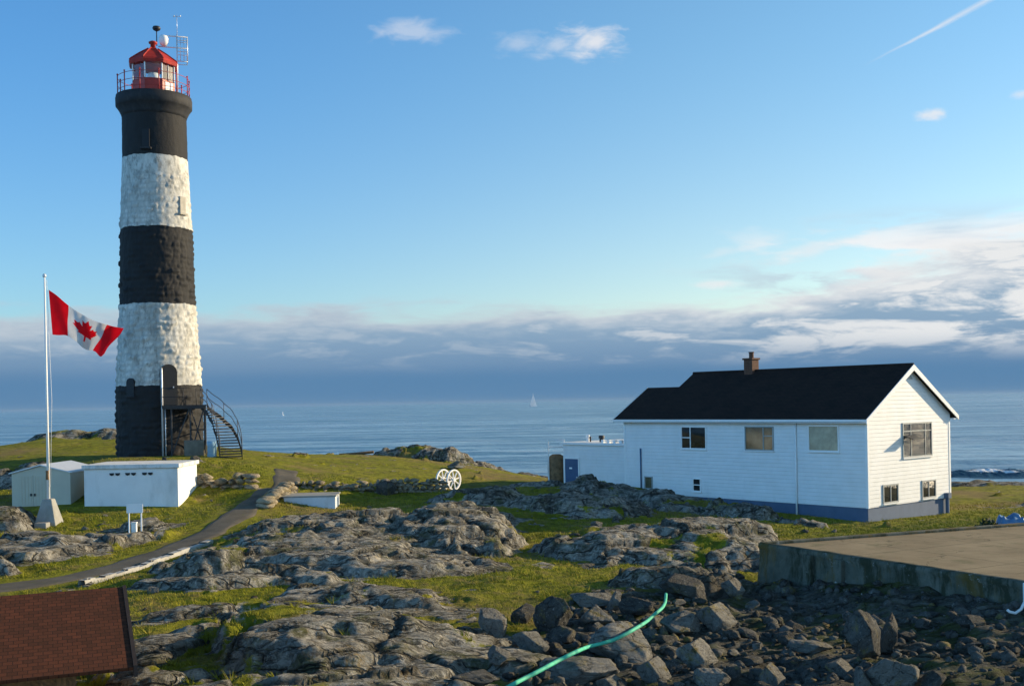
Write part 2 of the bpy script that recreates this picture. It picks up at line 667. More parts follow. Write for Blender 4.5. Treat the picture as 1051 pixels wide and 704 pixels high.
def sea_mat():
    t = NT('sea_water')
    g = t.n('ShaderNodeNewGeometry').outputs['Position']

    def mp(sc):
        m = t.n('ShaderNodeMapping')
        m.inputs['Scale'].default_value = sc
        t.l(g, m.inputs['Vector'])
        return m.outputs['Vector']
    big = t.noise(1, 6, .6, mp((.0022, .010, 0)), .5)
    mid = t.noise(1, 6, .65, mp((.03, .11, 0)), .3)
    c = t.mix(t.ramp(big, [(.36, 0.0), (.64, 1.0)]), (.038, .125, .225), (.070, .19, .30))
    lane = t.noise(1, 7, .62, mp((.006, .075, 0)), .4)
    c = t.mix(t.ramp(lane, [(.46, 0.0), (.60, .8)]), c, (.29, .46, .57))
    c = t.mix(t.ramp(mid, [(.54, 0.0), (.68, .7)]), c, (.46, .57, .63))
    ro = t.ramp(big, [(.35, .22), (.65, .40)])
    n1 = t.bump(t.noise(1, 4, .6, mp((.10, .26, 0))), .8, 1.6)
    n2 = t.bump(t.noise(1, 5, .65, mp((.55, 1.3, 0))), .7, .34, n1)
    return t.done(c, ro, n2, .5)


M['sea'] = sea_mat()
M['foam'] = simple('sea_foam', (.75, .78, .8), .8, .1, .6, .3, 4)


def foam_mix():
    t = NT('breaking_wave_water')
    f = t.attr('foam')
    n = t.noise(1.1, 8, .75, t.mapped((.5, 1, 1)))
    fac = t.ramp(t.math('ADD', f, t.math('MULTIPLY', t.math('SUBTRACT', n, .5), 1.3)), [(.42, 0.0), (.6, 1.0)])
    c = t.mix(fac, (.012, .055, .09), (.72, .75, .78))
    return t.done(c, t.ramp(fac, [(0, .25), (1, .9)]), t.bump(n, .6, .2), .4)


M['wave'] = foam_mix()


def grass_mat():
    t = NT('turf_blades')
    g = t.n('ShaderNodeNewGeometry').outputs['Position']
    a = t.noise(.35, 6, .6, g)
    b = t.noise(2.2, 6, .7, g)
    c = t.mix(t.ramp(a, [(.34, 0.0), (.66, 1.0)]), (.20, .205, .010), (.32, .28, .024))
    c = t.mix(t.ramp(b, [(.42, .7), (.6, 0.0)]), c, (.10, .11, .012))
    c = t.mix(t.ramp(t.noise(.8, 8, .7, g), [(.52, 0.0), (.68, .85)]), c, (.30, .215, .08))
    return t.done(c, .8, None, .12)


M['blades'] = grass_mat()


def flag_mats():
    out = []
    for n, c in (('red_flag_cloth', (.85, .015, .028)), ('white_flag_cloth', (.8, .79, .78))):
        t = NT(n)
        cc = t.mix(t.ramp(t.noise(3, 4), [(.3, 0.0), (.7, 1.0)]), c, tuple(x * .88 for x in c))
        t.done(cc, .8, t.bump(t.noise(60, 2), .1, .005), .1)
        tl = t.n('ShaderNodeBsdfTranslucent')
        t.l(cc, tl.inputs['Color'])
        mx = t.n('ShaderNodeMixShader')
        mx.inputs[0].default_value = .5
        t.l(t.b.outputs[0], mx.inputs[1])
        t.l(tl.outputs[0], mx.inputs[2])
        t.l(mx.outputs[0], t.t.nodes['Material Output'].inputs['Surface'])
        out.append(t.mat)
    return out


M['flag'] = flag_mats()
# ------------------------------------------------------------------ terrain as a height field in world metres
CTRL_PX = [
    # foreground
    (100, 720, 22), (250, 712, 21.5), (525, 704, 22.6), (800, 704, 22.6), (1051, 704, 20.5), (160, 660, 26.5), (200, 640, 28.5),
    (480, 632, 29.5), (540, 600, 33.5), (600, 622, 31), (560, 545, 47), (640, 610, 32), (720, 640, 28.5),
    # path and left middle ground
    (0, 608, 35), (60, 597, 36.6), (110, 585, 38.3), (160, 570, 40.4), (205, 553, 43.4), (235, 535, 47.5), (258, 516, 51.6),
    (280, 501, 54.5), (300, 490, 60), (180, 607, 33), (45, 546, 47), (140, 551, 45.5), (180, 553, 44.5), (10, 575, 40),
    # around the sheds
    (20, 519, 53.8), (90, 521, 52.8), (140, 520, 53), (190, 518, 53.5), (235, 515, 53.5), (10, 500, 59.5), (100, 473, 61.5), (150, 474, 60.8),
    (190, 476, 60), (240, 480, 59.8),
    # lighthouse lawn
    (165, 468, 66), (165, 465, 70), (60, 467, 68), (0, 470, 69), (110, 464, 72), (240, 463.5, 70), (230, 466, 66), (300, 466, 78), (350, 492, 60.5), (380, 468.5, 84),
    (300, 489, 59.5), (440, 490.5, 66), (410, 478, 72), (330, 478, 68), (460, 503, 64), (475, 503, 66),
    # below the stone wall
    (310, 517, 56), (345, 512, 57.2), (400, 509, 58.5), (461, 506, 58.5), (530, 500, 62), (300, 532, 50),
    # centre, under the outcrop
    (380, 590, 35.5), (300, 590, 35.8), (460, 585, 36.5), (530, 560, 42.5), (400, 545, 45), (480, 520, 52), (250, 560, 42),
    # house and shore
    (889, 539, 51), (747, 524, 56), (820, 531, 53.3), (660, 505, 61), (640, 499, 62.5), (974, 527, 57), (580, 498, 66), (560, 491, 74), (545, 488, 78),
    (500, 481, 82), (440, 476, 84), (1040, 499, 78), (1000, 498, 76), (1040, 520, 60), (900, 546, 47.5), (1000, 539, 46), (820, 548, 46.5),
    (700, 560, 42), (680, 590, 36), (600, 585, 37.5), (800, 560, 42.5), (1100, 500, 80), (1100, 530, 52),
    # below the concrete deck
    (780, 608, 36), (900, 597, 32.2), (858, 598, 33.5), (965, 604, 30), (1051, 634, 26.5), (870, 640, 28.3), (800, 622, 31.6), (950, 660, 25.5), (1100, 640, 25),
]
ctrl = [tuple(at(*c)) for c in CTRL_PX]
ctrl += [(-33, 80, 7.9), (-25, 80, 7.7), (-42, 78, 6.2), (-40, 60, 6.6), (-34, 45, 5.4), (-26, 33, 4.3), (-20, 22, 4.2), (-14, 10, 4.0), (0, 8, 3.8), (14, 8, 4.2), (8, 14, 4.2), (-6, 14, 4.3),
         (20, 20, 3.2), (26, 30, 3.8), (32, 42, 4.0), (40, 55, 3.8), (45, 70, 3.2), (16, 70, 4.4), (22, 68, 3.9), (10, 74, 4.3), (10, 66, 4.6), (16, 60, 4.1), (24, 80, 3.0)]
# the land falls under the sea all round
for (x, y) in [(-70, 60), (-62, 85), (-50, 98), (-38, 100), (-25, 104), (-12, 104), (0, 100), (8, 95), (16, 94), (26, 93), (36, 92), (48, 90), (60, 82), (66, 60), (-75, 30), (70, 30)]:
    ctrl.append((x, y, -1.5))
for (x, y) in [(-90, 50), (-80, 100), (-50, 118), (-20, 122), (10, 118), (40, 114), (75, 105), (90, 60)]:
    ctrl.append((x, y, -4.0))
CT = np.array(ctrl)
_dm = np.hypot(CT[:, None, 0] - CT[None, :, 0], CT[:, None, 1] - CT[None, :, 1])
_K = np.sqrt(_dm ** 2 + .6 ** 2)
_A = np.zeros((len(CT) + 3, len(CT) + 3))
_A[:len(CT), :len(CT)] = _K - np.eye(len(CT)) * .03
_A[:len(CT), len(CT):] = np.c_[np.ones(len(CT)), CT[:, :2]]
_A[len(CT):, :len(CT)] = _A[:len(CT), len(CT):].T
_W = np.linalg.solve(_A, np.r_[CT[:, 2], 0, 0, 0])


def base_h(x, y):
    sh = x.shape
    x = x.ravel()
    y = y.ravel()
    out = np.empty(x.shape)
    for s in range(0, len(x), 40000):
        xs, ys = x[s:s + 40000], y[s:s + 40000]
        d = np.sqrt((xs[:, None] - CT[None, :, 0]) ** 2 + (ys[:, None] - CT[None, :, 1]) ** 2 + .36)
        out[s:s + 40000] = d @ _W[:-3] + _W[-3] + _W[-2] * xs + _W[-1] * ys
    return out.reshape(sh)


# outcrops of bedrock: cx, cy, rx, ry, turn (deg), height, edge softness, tilt x, tilt y
OUT = [
    (-6.6, 41.8, 5.8, 4.9, 12, .80, .62, -.02, .02), (-2.4, 44.0, 2.8, 4.6, 8, 1.1, .75, -.03, .0), (-9.5, 45.2, 2.4, 2.2, 0, .45, .6, 0, .03),
    (-5.2, 37.2, 4.6, 2.3, 4, .65, .7, -.03, .04), (-9.4, 37.2, 2.3, 1.5, -12, .8, .65, .03, .05), (-2.2, 48.6, 2.8, 1.6, 0, .4, .5, 0, 0),
    (-3.9, 31.0, 2.9, 1.4, -14, .5, .6, -.06, .02), (-6.4, 30.2, 1.7, .75, 20, .40, .6, 0, 0),
    (-3.2, 25.2, 4.0, 2.6, -10, .80, .80, -.10, .02), (-6.8, 23.8, 1.9, 1.2, 18, .45, .7, -.06, .02), (-6.9, 25.6, 2.3, 1.0, 24, .45, .7, -.04, .02), (-5.6, 28.4, 2.6, .8, 22, .38, .7, -.04, .02), (-0.4, 24.4, 1.4, 1.2, -25, .30, .7, -.05, .0),
    (-4.0, 20.6, 6.0, 1.3, 6, .60, .7, 0, .05), (-8.1, 29.6, 2.1, .75, 14, .38, .6, .03, .02), (-7.6, 26.6, 1.9, .65, 26, .50, .65, .04, .02),
    (-9.9, 36.6, 1.75, 1.3, 20, 1.0, .7, .10, .02), (-9.8, 34.4, 2.2, .8, 8, .4, .6, 0, 0),
    (-17.4, 42.4, 3.5, 1.7, 10, .50, .6, .03, .03), (-13.5, 44.9, 1.3, .8, 25, .75, .75, .05, 0), (-23.2, 48.0, 2.6, 1.5, 0, .85, .65, .02, .03), (-19.5, 45.0, 1.8, .9, 0, .4, .6, 0, 0), (-17.9, 38.2, .9, .7, 0, .55, .6, 0, 0),
    (-15.4, 47.0, 2.2, .8, 6, .35, .55, 0, 0), (-18.2, 40.6, 3.4, 1.3, 14, .42, .6, 0, 0), (-16.0, 44.2, 2.0, 1.0, 5, .4, .6, 0, 0), (-8.2, 34.2, 3.2, 1.1, 8, .45, .6, 0, 0),
    (3.9, 41.0, 2.7, 2.8, 0, .85, .78, .0, .04), (7.0, 41.6, 3.2, 3.0, -8, .9, .75, .0, .04), (8.6, 43.4, 1.6, 1.7, 0, .8, .7, 0, 0),
    (3.2, 52.6, 4.2, 2.0, -8, .70, .55, 0, 0), (7.9, 56.0, 3.2, 1.7, -30, .62, .65, 0, 0), (10.6, 53.6, 2.3, 1.2, -38, .75, .65, 0, 0), (13.0, 50.4, 1.7, .6, -48, .35, .6, 0, 0),
    (-1.4, 54.5, 2.9, 2.0, 0, .55, .5, 0, 0), (4.6, 60.5, 2.6, 1.8, -30, .55, .55, 0, 0), (1.0, 64.0, 2.6, 1.2, 0, .35, .5, 0, 0),
    (-6.2, 81.5, 3.6, 2.0, -8, 1.05, .6, 0, 0), (-2.2, 83.0, 3.6, 1.8, 0, .5, .5, 0, 0), (2.5, 82, 3.5, 2, 0, .35, .5, 0, 0), (-11.5, 86, 3, 2, 0, .35, .5, 0, 0),
    (-31.0, 82.0, 8.5, 2.8, 4, .95, .55, 0, 0), (-38.5, 82.0, 5.0, 2.6, 0, .7, .6, 0, 0), (-24.5, 78.5, 3.2, 1.4, 0, .45, .5, 0, 0), (-26.5, 60.5, 2.6, 1.8, 0, .7, .6, 0, 0),
    (4.9, 33.6, 2.2, 1.1, -10, .75, .75, .03, .0), (7.2, 34.8, 1.4, .8, -20, .5, .7, 0, 0),
    (31, 73.5, 6.0, 1.0, 0, .35, .5, 0, 0), (37, 66, 5, .9, 4, .3, .5, 0, 0), (29, 60, 2.6, .7, 0, .2, .5, 0, 0), (44, 76, 6, 1.5, 0, .5, .5, 0, 0),
]
PATH = [(-26, 32.5), (-20.5, 34), (-16.6, 35.4), (-14.9, 36.8), (-13.7, 38.6), (-12.9, 40.6), (-12.35, 43.4), (-12.2, 47.3), (-12.15, 51.0), (-11.75, 54.5), (-11.7, 58), (-12.6, 62)]


def path_dist(x, y):
    d = np.full(x.shape, 1e9)
    for (a, b) in zip(PATH[:-1], PATH[1:]):
        ax, ay = a
        bx, by = b[0] - ax, b[1] - ay
        t = np.clip(((x - ax) * bx + (y - ay) * by) / (bx * bx + by * by), 0, 1)
        d = np.minimum(d, np.hypot(x - ax - bx * t, y - ay - by * t))
    return d


def rubble_zone(x, y):
    """broken ground below the concrete deck, metres"""
    n = fbm(x * .35, y * .35, 3, 91)
    left = 0.2 + (y - 22.5) * .13
    a = sstep(-1.2, .8, x - left + n * 1.2)
    b = sstep(33.2 + .75, 31.0 + .75, y - np.clip((x - 4) * .55, -1.5, 4) + n * 1.2)
    return a * b


def terrain(x, y, full=False):
    z0 = base_h(x, y)
    pd = path_dist(x, y)
    pm = sstep(1.15, 2.1, pd)
    wx = x + 1.1 * fbm(x * .35, y * .35, 3, 3)
    wy = y + 1.1 * fbm(x * .35 + 50, y * .35, 3, 4)
    edge = fbm(x * .8, y * .8, 4, 5)
    hmax = np.zeros(x.shape)
    mask = np.zeros(x.shape)
    for (cx, cy, rx, ry, an, h, soft, tx, ty) in OUT:
        if 22 < cy < 50:
            rx, ry, h = rx * 1.13, ry * 1.15, h * .93
        if full is None:
            pass
        near = (np.abs(x - cx) < max(rx, ry) * 1.7 + 1.5) & (np.abs(y - cy) < max(rx, ry) * 1.7 + 1.5)
        if not near.any():
            continue
        ca, sa = math.cos(R(an)), math.sin(R(an))
        px, py = (wx - cx) * ca + (wy - cy) * sa, -(wx - cx) * sa + (wy - cy) * ca
        d = np.sqrt((px / rx) ** 2 + (py / ry) ** 2) + edge * .30
        pr = sstep(1.02, soft * .72, d)
        hh = h * (.72 * pr + .42 * np.clip(1 - d, 0, 1)) * (1 + .25 * edge) + pr * (tx * (x - cx) + ty * (y - cy))
        hmax = np.where(near, np.maximum(hmax, hh), hmax)
        mask = np.where(near, np.maximum(mask, sstep(1.04, .86, d)), mask)
    rub = rubble_zone(x, y)
    mask = np.maximum(mask, rub * .85)
    # scattered small bedrock showing through the turf
    sc = sstep(.27, .42, fbm(x * .55 + 31, y * .75 + 7, 4, 41)) * sstep(17, 21, y)
    mask = np.maximum(mask, sc * .75)
    hmax = np.maximum(hmax, sc * .16)
    shore = sstep(76, 88, y + 4 * fbm(x * .15, y * .15, 3, 8)) * sstep(6.6, 3.5, z0)
    mask = np.maximum(mask, shore)
    # tilted blocks and joints
    th = R(24)
    sx = x * math.cos(th) + y * math.sin(th)
    sy = -x * math.sin(th) + y * math.cos(th)
    sx = sx + .45 * fbm(x * .6, y * .6, 3, 61)
    sy = sy + .45 * fbm(x * .6 + 9, y * .6, 3, 62)
    f1, f2, a, b, c, ox, oy = worley(sx / 3.6, sy / 1.75, 71)
    blk = (a - .5) * .40 + ox * (b - .5) * .45 + oy * (c - .72) * .50
    e1 = f2 - f1
    g1, g2, a2, b2, c2, ox2, oy2 = worley(sx / 1.25, sy / .55, 72)
    blk2 = ((a2 - .5) * .12 + ox2 * (b2 - .5) * .12 + oy2 * (c2 - .7) * .12) * .7 * sstep(-.25, .35, fbm(x * .3 + 11, y * .3, 2, 93))
    e2 = g2 - g1
    # bedding ledges
    lw = (sy * .85 + z0 * .4 + .5 * fbm(x * .25, y * .25, 3, 66)) / .62
    saw = lw - np.floor(lw)
    led = (saw ** 1.6) * sstep(1.0, .70, saw) * .13
    # the outcrops break into stepped ledges along the bedding
    st_ = .27
    tq = hmax / st_ + .75 * fbm(sx * .22, sy * .60, 3, 96) + .18 * fbm(x * 2.2, y * 2.2, 3, 97)
    tf = np.floor(tq)
    ter_ = st_ * (tf + sstep(.62, 1.0, tq - tf)) - st_ * .5
    hmax = np.where(hmax > .02, np.maximum(.30 * hmax + .70 * np.minimum(ter_ + .10, hmax + .25), 0), hmax)
    # long open joints running down to the right
    jn = gnoise(sx * .22 + 3, sy * 1.9, 88) + .35 * gnoise(sx * .5, sy * 3.2, 89)
    joint = sstep(.06, .0, np.abs(jn))
    crack = np.maximum(np.maximum(sstep(.09, .0, e1), .7 * sstep(.07, .0, e2)), joint * .8)
    rough = .05 * fbm(x * 1.3, y * 1.3, 4, 14) + .028 * fbm(x * 6, y * 6, 3, 15)
    rock = blk * .75 + blk2 + led + rough - .12 * sstep(.07, .0, e1) - .035 * sstep(.06, 0, e2) - .07 * joint
    rock = rock + .22 * fbm(x * .5, y * .5, 3, 44)
    far = sstep(58, 75, y)
    turf = .16 * fbm(x * .35, y * .35, 3, 21) + .07 * fbm(x * 1.2, y * 1.2, 3, 22) + .035 * fbm(x * 3.1, y * 3.1, 3, 23)
    turf = turf * (1 - .5 * far) * (1 - .45 * sstep(56, 61, y))
    flat = house_flat(x, y)
    calm = 1 - .62 * np.exp(-(((x + 3.2) / 3.6) ** 2 + ((y - 25.2) / 2.4) ** 2) ** 2) - .35 * np.exp(-(((x + 5.5) / 4.5) ** 2 + ((y - 38) / 3.2) ** 2) ** 2)
    rock = (blk * .75 + blk2 + led + .22 * fbm(x * .5, y * .5, 3, 44)) * calm + (rock - blk * .75 - blk2 - led - .22 * fbm(x * .5, y * .5, 3, 44))
    m2 = sstep(.25, .75, mask)
    rock = rock * .78
    z = z0 + (hmax + rock * m2 * (.35 + .65 * np.clip(hmax / .5, 0, 1)) + turf * (1 - m2)) * pm * flat
    # rubble hollow
    z = z + rub * (.22 * fbm(x * .9, y * .9, 4, 33)) * pm
    if not full:
        return z
    mask = mask * (1 - .25 * sstep(72, 78, y) * sstep(-18, -24, x))
    low = sstep(.02, -.16, blk * .75 + blk2 + .22 * fbm(x * .5, y * .5, 3, 44))
    g = (mask - .6 * low * (1 - rub) * sstep(-.2, .25, fbm(x * .22, y * .22, 2, 95)) + .55 * fbm(x * .7, y * .7, 4, 55) * mask * (1 - rub) - .10)
    g = g * pm * (.3 + .7 * flat)
    return z, np.clip(g, 0, 1), np.clip(crack * m2, 0, 1), rub, sstep(1.4, .2, z0 + hmax)


HL = Vector((6.36, 63.9, 4.0))
HDX = Vector((.647, -.763, 0)).normalized()
HDY = Vector((-HDX.y, HDX.x, 0))


def house_flat(x, y):
    """0 right beside walls that need level ground, 1 elsewhere"""
    a = (x - HL.x) * HDX.x + (y - HL.y) * HDX.y
    b = (x - HL.x) * HDY.x + (y - HL.y) * HDY.y
    d = np.maximum(np.maximum(-a - 6.5, a - 15.6), np.maximum(-b, b - 7.5))
    f = sstep(.0, .7, d)
    l2 = np.hypot(x + 21, y - 67)
    f = np.minimum(f, sstep(2.6, 4.0, l2))
    s1 = np.maximum(np.maximum(-24.2 - x, x + 15.8), np.maximum(52.9 - y, y - 57.4))
    return np.minimum(f, sstep(.0, .6, s1))


def T1(x, y):
    return float(terrain(np.array([float(x)]), np.array([float(y)]))[0])


def ground(px, py, y0=14.0, y1=100.0):
    """where a sight line first meets the terrain"""
    r = ray(px, py)
    ys = np.arange(y0, y1, .12)
    zs = CAMZ + r.z * ys
    t = terrain(r.x * ys, ys)
    i = np.argmax(zs < t)
    if zs[i] >= t[i]:
        i = len(ys) - 1
    return Vector((r.x * ys[i], ys[i], float(t[i])))


def spaced(knots):
    """coordinates with a spacing that changes along the axis; knots: (position, step)"""
    out = [knots[0][0]]
    ks = np.array(knots)
    while out[-1] < knots[-1][0]:
        out.append(out[-1] + float(np.interp(out[-1], ks[:, 0], ks[:, 1])))
    return np.array(out)


gx = spaced([(-80, .9), (-42, .35), (-24, .16), (-15, .085), (13, .085), (20, .13), (34, .3), (50, .5), (85, 1.2)])
gy = spaced([(6, .3), (16, .12), (20, .075), (34, .085), (50, .14), (70, .22), (92, .35), (125, 1.0)])
GX, GY = np.meshgrid(gx, gy)
TZ, ROCKM, CRK, RUB, WET = terrain(GX, GY, True)
# keep the turf below the concrete deck
ter = np_mesh('ground', np.stack([GX.ravel(), GY.ravel(), TZ.ravel()], 1), grid_faces(len(gx), len(gy)), M['ground'])
tag(ter, kind='structure')
vattr(ter, 'rock', ROCKM)
vattr(ter, 'crack', CRK)
vattr(ter, 'dirt', RUB)
vattr(ter, 'wet', WET)
print('terrain', len(gx), len(gy), len(gx) * len(gy))

# ------------------------------------------------------------------ turf blades (stuff)


def make_turf(n_try, ymin, ymax, hgt, wid, name):
    u = rng.uniform(-.56, .56, n_try)
    yy = ymin * (ymax / ymin) ** rng.random(n_try)
    xx = u * yy
    z, rk, ck, rub, wet = terrain(xx, yy, True)
    n = fbm(xx * .9, yy * .9, 3, 77)
    keep = (rk + .3 * fbm(xx * 3, yy * 3, 3, 78) < .42) & (rub < .25) & (z > 1.5) & (path_dist(xx, yy) > 1.05 + .3 * n) & (house_flat(xx, yy) > .05)
    # not on the concrete deck
    keep &= ~deck_inside(xx, yy)
    xx, yy, z, n = xx[keep], yy[keep], z[keep], n[keep]
    k = len(xx)
    an = rng.uniform(0, 2 * np.pi, k)
    h = hgt * (0.55 + .9 * rng.random(k)) * np.clip(1 + 1.3 * n, .35, 2.2) * np.clip(yy / 35, .75, 1.2)
    w = wid * (.6 + .8 * rng.random(k)) * np.clip(yy / 35, .75, 1.8)
    lx = rng.normal(-.35, .45, k) * h
    ly = rng.normal(0, .45, k) * h
    P = np.empty((k, 3, 3))
    P[:, 0] = np.stack([xx - np.cos(an) * w, yy - np.sin(an) * w, z - .02], 1)
    P[:, 1] = np.stack([xx + np.cos(an) * w, yy + np.sin(an) * w, z - .02], 1)
    P[:, 2] = np.stack([xx + lx, yy + ly, z + h], 1)
    Fq = np.arange(k * 3).reshape(k, 3)
    o = np_mesh(name, P.reshape(-1, 3), Fq, M['blades'], smooth=False)
    tag(o, 'short windswept yellow green turf growing between the rocks', 'grass', kind='stuff')
    print(name, k)
    return o


PA = at(779, 557, 36)
PB0 = at(1051, 599, 27.6)
PD0 = at(1051, 537, 40)
PADZ = PA.z
PA = Vector((PA.x, PA.y, 0))
PB0 = Vector((PB0.x, PB0.y, 0))
PD0 = Vector((PD0.x, PD0.y, 0))
PB = PA + (PB0 - PA) * 1.45
PD = PA + (PD0 - PA) * 1.55
PC = PB + PD - PA


def deck_inside(x, y):
    e1 = (PB - PA).normalized()
    e2 = (PD - PA).normalized()
    # oblique coordinates
    det = e1.x * e2.y - e1.y * e2.x
    dx, dy = x - PA.x, y - PA.y
    a = (dx * e2.y - dy * e2.x) / det
    b = (e1.x * dy - e1.y * dx) / det
    return (a > -.2) & (a < (PB - PA).length + .2) & (b > -.2) & (b < (PD - PA).length + .2)


make_turf(300000, 19, 62, .058, .012, 'turf')


def make_tussocks(n):
    yy = 21 * (56 / 21.0) ** rng.random(n)
    xx = rng.uniform(-.52, .52, n) * yy
    z, rk, ck, rub, wet = terrain(xx, yy, True)
    keep = (rk < .62) & (rub < .3) & (path_dist(xx, yy) > 1.0) & (house_flat(xx, yy) > .05) & ~deck_inside(xx, yy) & (fbm(xx * .5, yy * .5, 3, 79) + .5 * rk > .04)
    xx, yy, z = xx[keep], yy[keep], z[keep]
    P = []
    for x_, y_, z_ in zip(xx, yy, z):
        sz = rng.uniform(.6, 1.5)
        for _ in range(16):
            a = rng.uniform(0, 6.28)
            r_ = .07 * sz * rng.random()
            h = .15 * sz * rng.uniform(.5, 1.1)
            bx_, by_ = x_ + r_ * math.cos(a), y_ + r_ * math.sin(a)
            w_ = .011
            b_ = rng.uniform(0, 6.28)
            P.append([(bx_ - w_ * math.cos(b_), by_ - w_ * math.sin(b_), z_ - .02), (bx_ + w_ * math.cos(b_), by_ + w_ * math.sin(b_), z_ - .02),
                      (bx_ + .09 * sz * math.cos(a) - .05, by_ + .09 * sz * math.sin(a), z_ + h)])
    V = np.array(P).reshape(-1, 3)
    o = np_mesh('tussock_grass', V, np.arange(len(V)).reshape(-1, 3), M['blades'], smooth=False)
    tag(o, 'dry tussocks of longer grass at the edges of the rocks', 'grass', kind='stuff')


make_tussocks(4200)
# ------------------------------------------------------------------ path, kerb, deck
def strip(pts, half, lift, name, mats, nx=9, kind=None, per=.35, wob=0.15):
    P = [Vector((p[0], p[1], 0)) for p in pts]
    dense = []
    for a, b in zip(P[:-1], P[1:]):
        k = max(2, int((b - a).length / per))
        dense += [a.lerp(b, i / k) for i in range(k)]
    dense.append(P[-1])
    for _ in range(8):
        dense = [dense[0]] + [(dense[i - 1] + dense[i] * 2 + dense[i + 1]) / 4 for i in range(1, len(dense) - 1)] + [dense[-1]]
    V = []
    for i, p in enumerate(dense):
        t = (dense[min(i + 1, len(dense) - 1)] - dense[max(i - 1, 0)]).normalized()
        nn = Vector((-t.y, t.x, 0))
        for k in range(nx):
            s = (k / (nx - 1) * 2 - 1) * (half + wob * math.sin(i * .7) * math.sin(i * .23 + k))
            q = p + nn * s
            V.append((q.x, q.y))
    V = np.array(V)
    z = terrain(V[:, 0], V[:, 1]) + lift
    e = np.tile(np.abs(np.linspace(-1, 1, nx)) > .98, len(dense))
    z = np.where(e, z - lift - .05, z)
    return np_mesh(name, np.c_[V, z], grid_faces(nx, len(dense)), mats), dense


pth, pd_ = strip(PATH, .74, .035, 'path', M['path'])
tag(pth, kind='structure')

# whitewashed kerb on the near side of the path
kb = MB()
kp = [at(84, 604, 35.4), at(110, 594, 36.6), at(140, 582, 38.0), at(175, 569, 40.0), at(216, 556.5, 42.4)]
kp = [Vector((p.x, p.y, T1(p.x, p.y))) for p in kp]
kd = []
for a, b in zip(kp[:-1], kp[1:]):
    kd += [a.lerp(b, i / 5) for i in range(5)]
kd.append(kp[-1])
for i in range(len(kd) - 1):
    a, b = kd[i], kd[i + 1]
    t = (b - a).normalized()
    nn = Vector((-t.y, t.x, 0)).normalized() * .13
    z0, z1 = -.15, .13 + .03 * math.sin(i * 1.7)
    kb.add([a - nn + Vector((0, 0, z0)), a + nn + Vector((0, 0, z0)), b + nn + Vector((0, 0, z0)), b - nn + Vector((0, 0, z0)),
            a - nn + Vector((0, 0, z1)), a + nn + Vector((0, 0, z1)), b + nn + Vector((0, 0, z1)), b - nn + Vector((0, 0, z1))],
           [(4, 5, 6, 7), (0, 4, 7, 3), (1, 2, 6, 5)])
k0 = kb.build('kerb', M['kerb'])
tag(k0, kind='structure')

# concrete deck with its stained retaining wall
deck = thing('concrete_deck', 'flat sunlit concrete deck with a stained moss streaked retaining wall beside the house', 'concrete deck', (PA.x, PA.y, PADZ))
off = Vector((PA.x, PA.y, PADZ))


def loc2(p):
    return (p.x - off.x, p.y - off.y)


ins = []
cen = (PA + PB + PC + PD) / 4
w1 = (PB - PA).normalized()
w2 = (PD - PA).normalized()
d = MB()
# deck slab, subdivided sheet with depth
d.prism([loc2(PA + w1 * .28 + w2 * .28), loc2(PB - w1 * .05 + w2 * .28), loc2(PC), loc2(PD + w1 * .28)], 'z', -1.2, -.05)
d.build('deck_slab', M['pad'], deck)
# front wall, a dense sheet with bulges so that the old concrete is not ruler straight
L = (PB - PA).length
nx_, nz_ = 150, 26
nrm = Vector((w1.y, -w1.x, 0))
if nrm.x > 0:
    nrm = -nrm
V = []
for iz in range(nz_):
    for ix in range(nx_):
        s = ix / (nx_ - 1) * L
        h = -2.6 + 2.6 * iz / (nz_ - 1)
        V.append((s, h))
V = np.array(V)
bul = .05 * fbm(V[:, 0] * .7, V[:, 1] * 1.1, 4, 5) + .03 * fbm(V[:, 0] * 3, V[:, 1] * 3, 3, 6)
bul = bul + sstep(-.5, -1.5, V[:, 1]) * .12 + np.where(V[:, 1] > -.16, .05, 0)
bul = bul * np.where(V[:, 1] > -.02, .4, 1)
P3 = np.c_[w1.x * V[:, 0] + nrm.x * bul, w1.y * V[:, 0] + nrm.y * bul, V[:, 1] + .03 * fbm(V[:, 0] * .8, V[:, 0] * 0, 3, 8)]
top = (V[:, 1] > -.001)
P3[:, 2] = np.where(top, P3[:, 2], P3[:, 2])
back = np.c_[w1.x * V[:, 0] + w2.x * .3, w1.y * V[:, 0] + w2.y * .3, P3[:, 2]][(nz_ - 1) * nx_:]
Vall = np.r_[P3, back]
Fq = grid_faces(nx_, nz_)
b0 = len(P3)
ft = np.stack([(nz_ - 1) * nx_ + np.arange(nx_ - 1), (nz_ - 1) * nx_ + np.arange(1, nx_), b0 + np.arange(1, nx_), b0 + np.arange(nx_ - 1)], 1)
np_mesh('retaining_wall', Vall, np.r_[Fq, ft], M['padwall'], True, deck)
e = MB()
e.prism([loc2(PA), loc2(PA + w1 * .28), loc2(PD + w1 * .28), loc2(PD)], 'z', -2.2, .035)
e.build('edge_upstand', M['padwall'], deck, bevel=.03)
for s, hh in ((2.3, 1.6), (3.55, .9)):
    q = PA + w1 * s + nrm * .09
    pb = MB()
    pb.box(-.16, .16, -.1, .1, -hh - .4, -.12, M=Matrix.Translation((q.x - off.x, q.y - off.y, 0)) @ Matrix.Rotation(math.atan2(w1.y, w1.x), 4, 'Z'))
    pb.build('buttress', M['padwall'], deck, bevel=.03)
we = MB()
q = PA + w1 * (PB0 - PA).length * 1.03 + nrm * .1
we.box(-.2, .2, -.08, .10, -1.0, .02, M=Matrix.Translation((q.x - off.x, q.y - off.y, 0)) @ Matrix.Rotation(math.atan2(w1.y, w1.x), 4, 'Z'))
we.build('white_end_panel', M['white'], deck, bevel=.02)
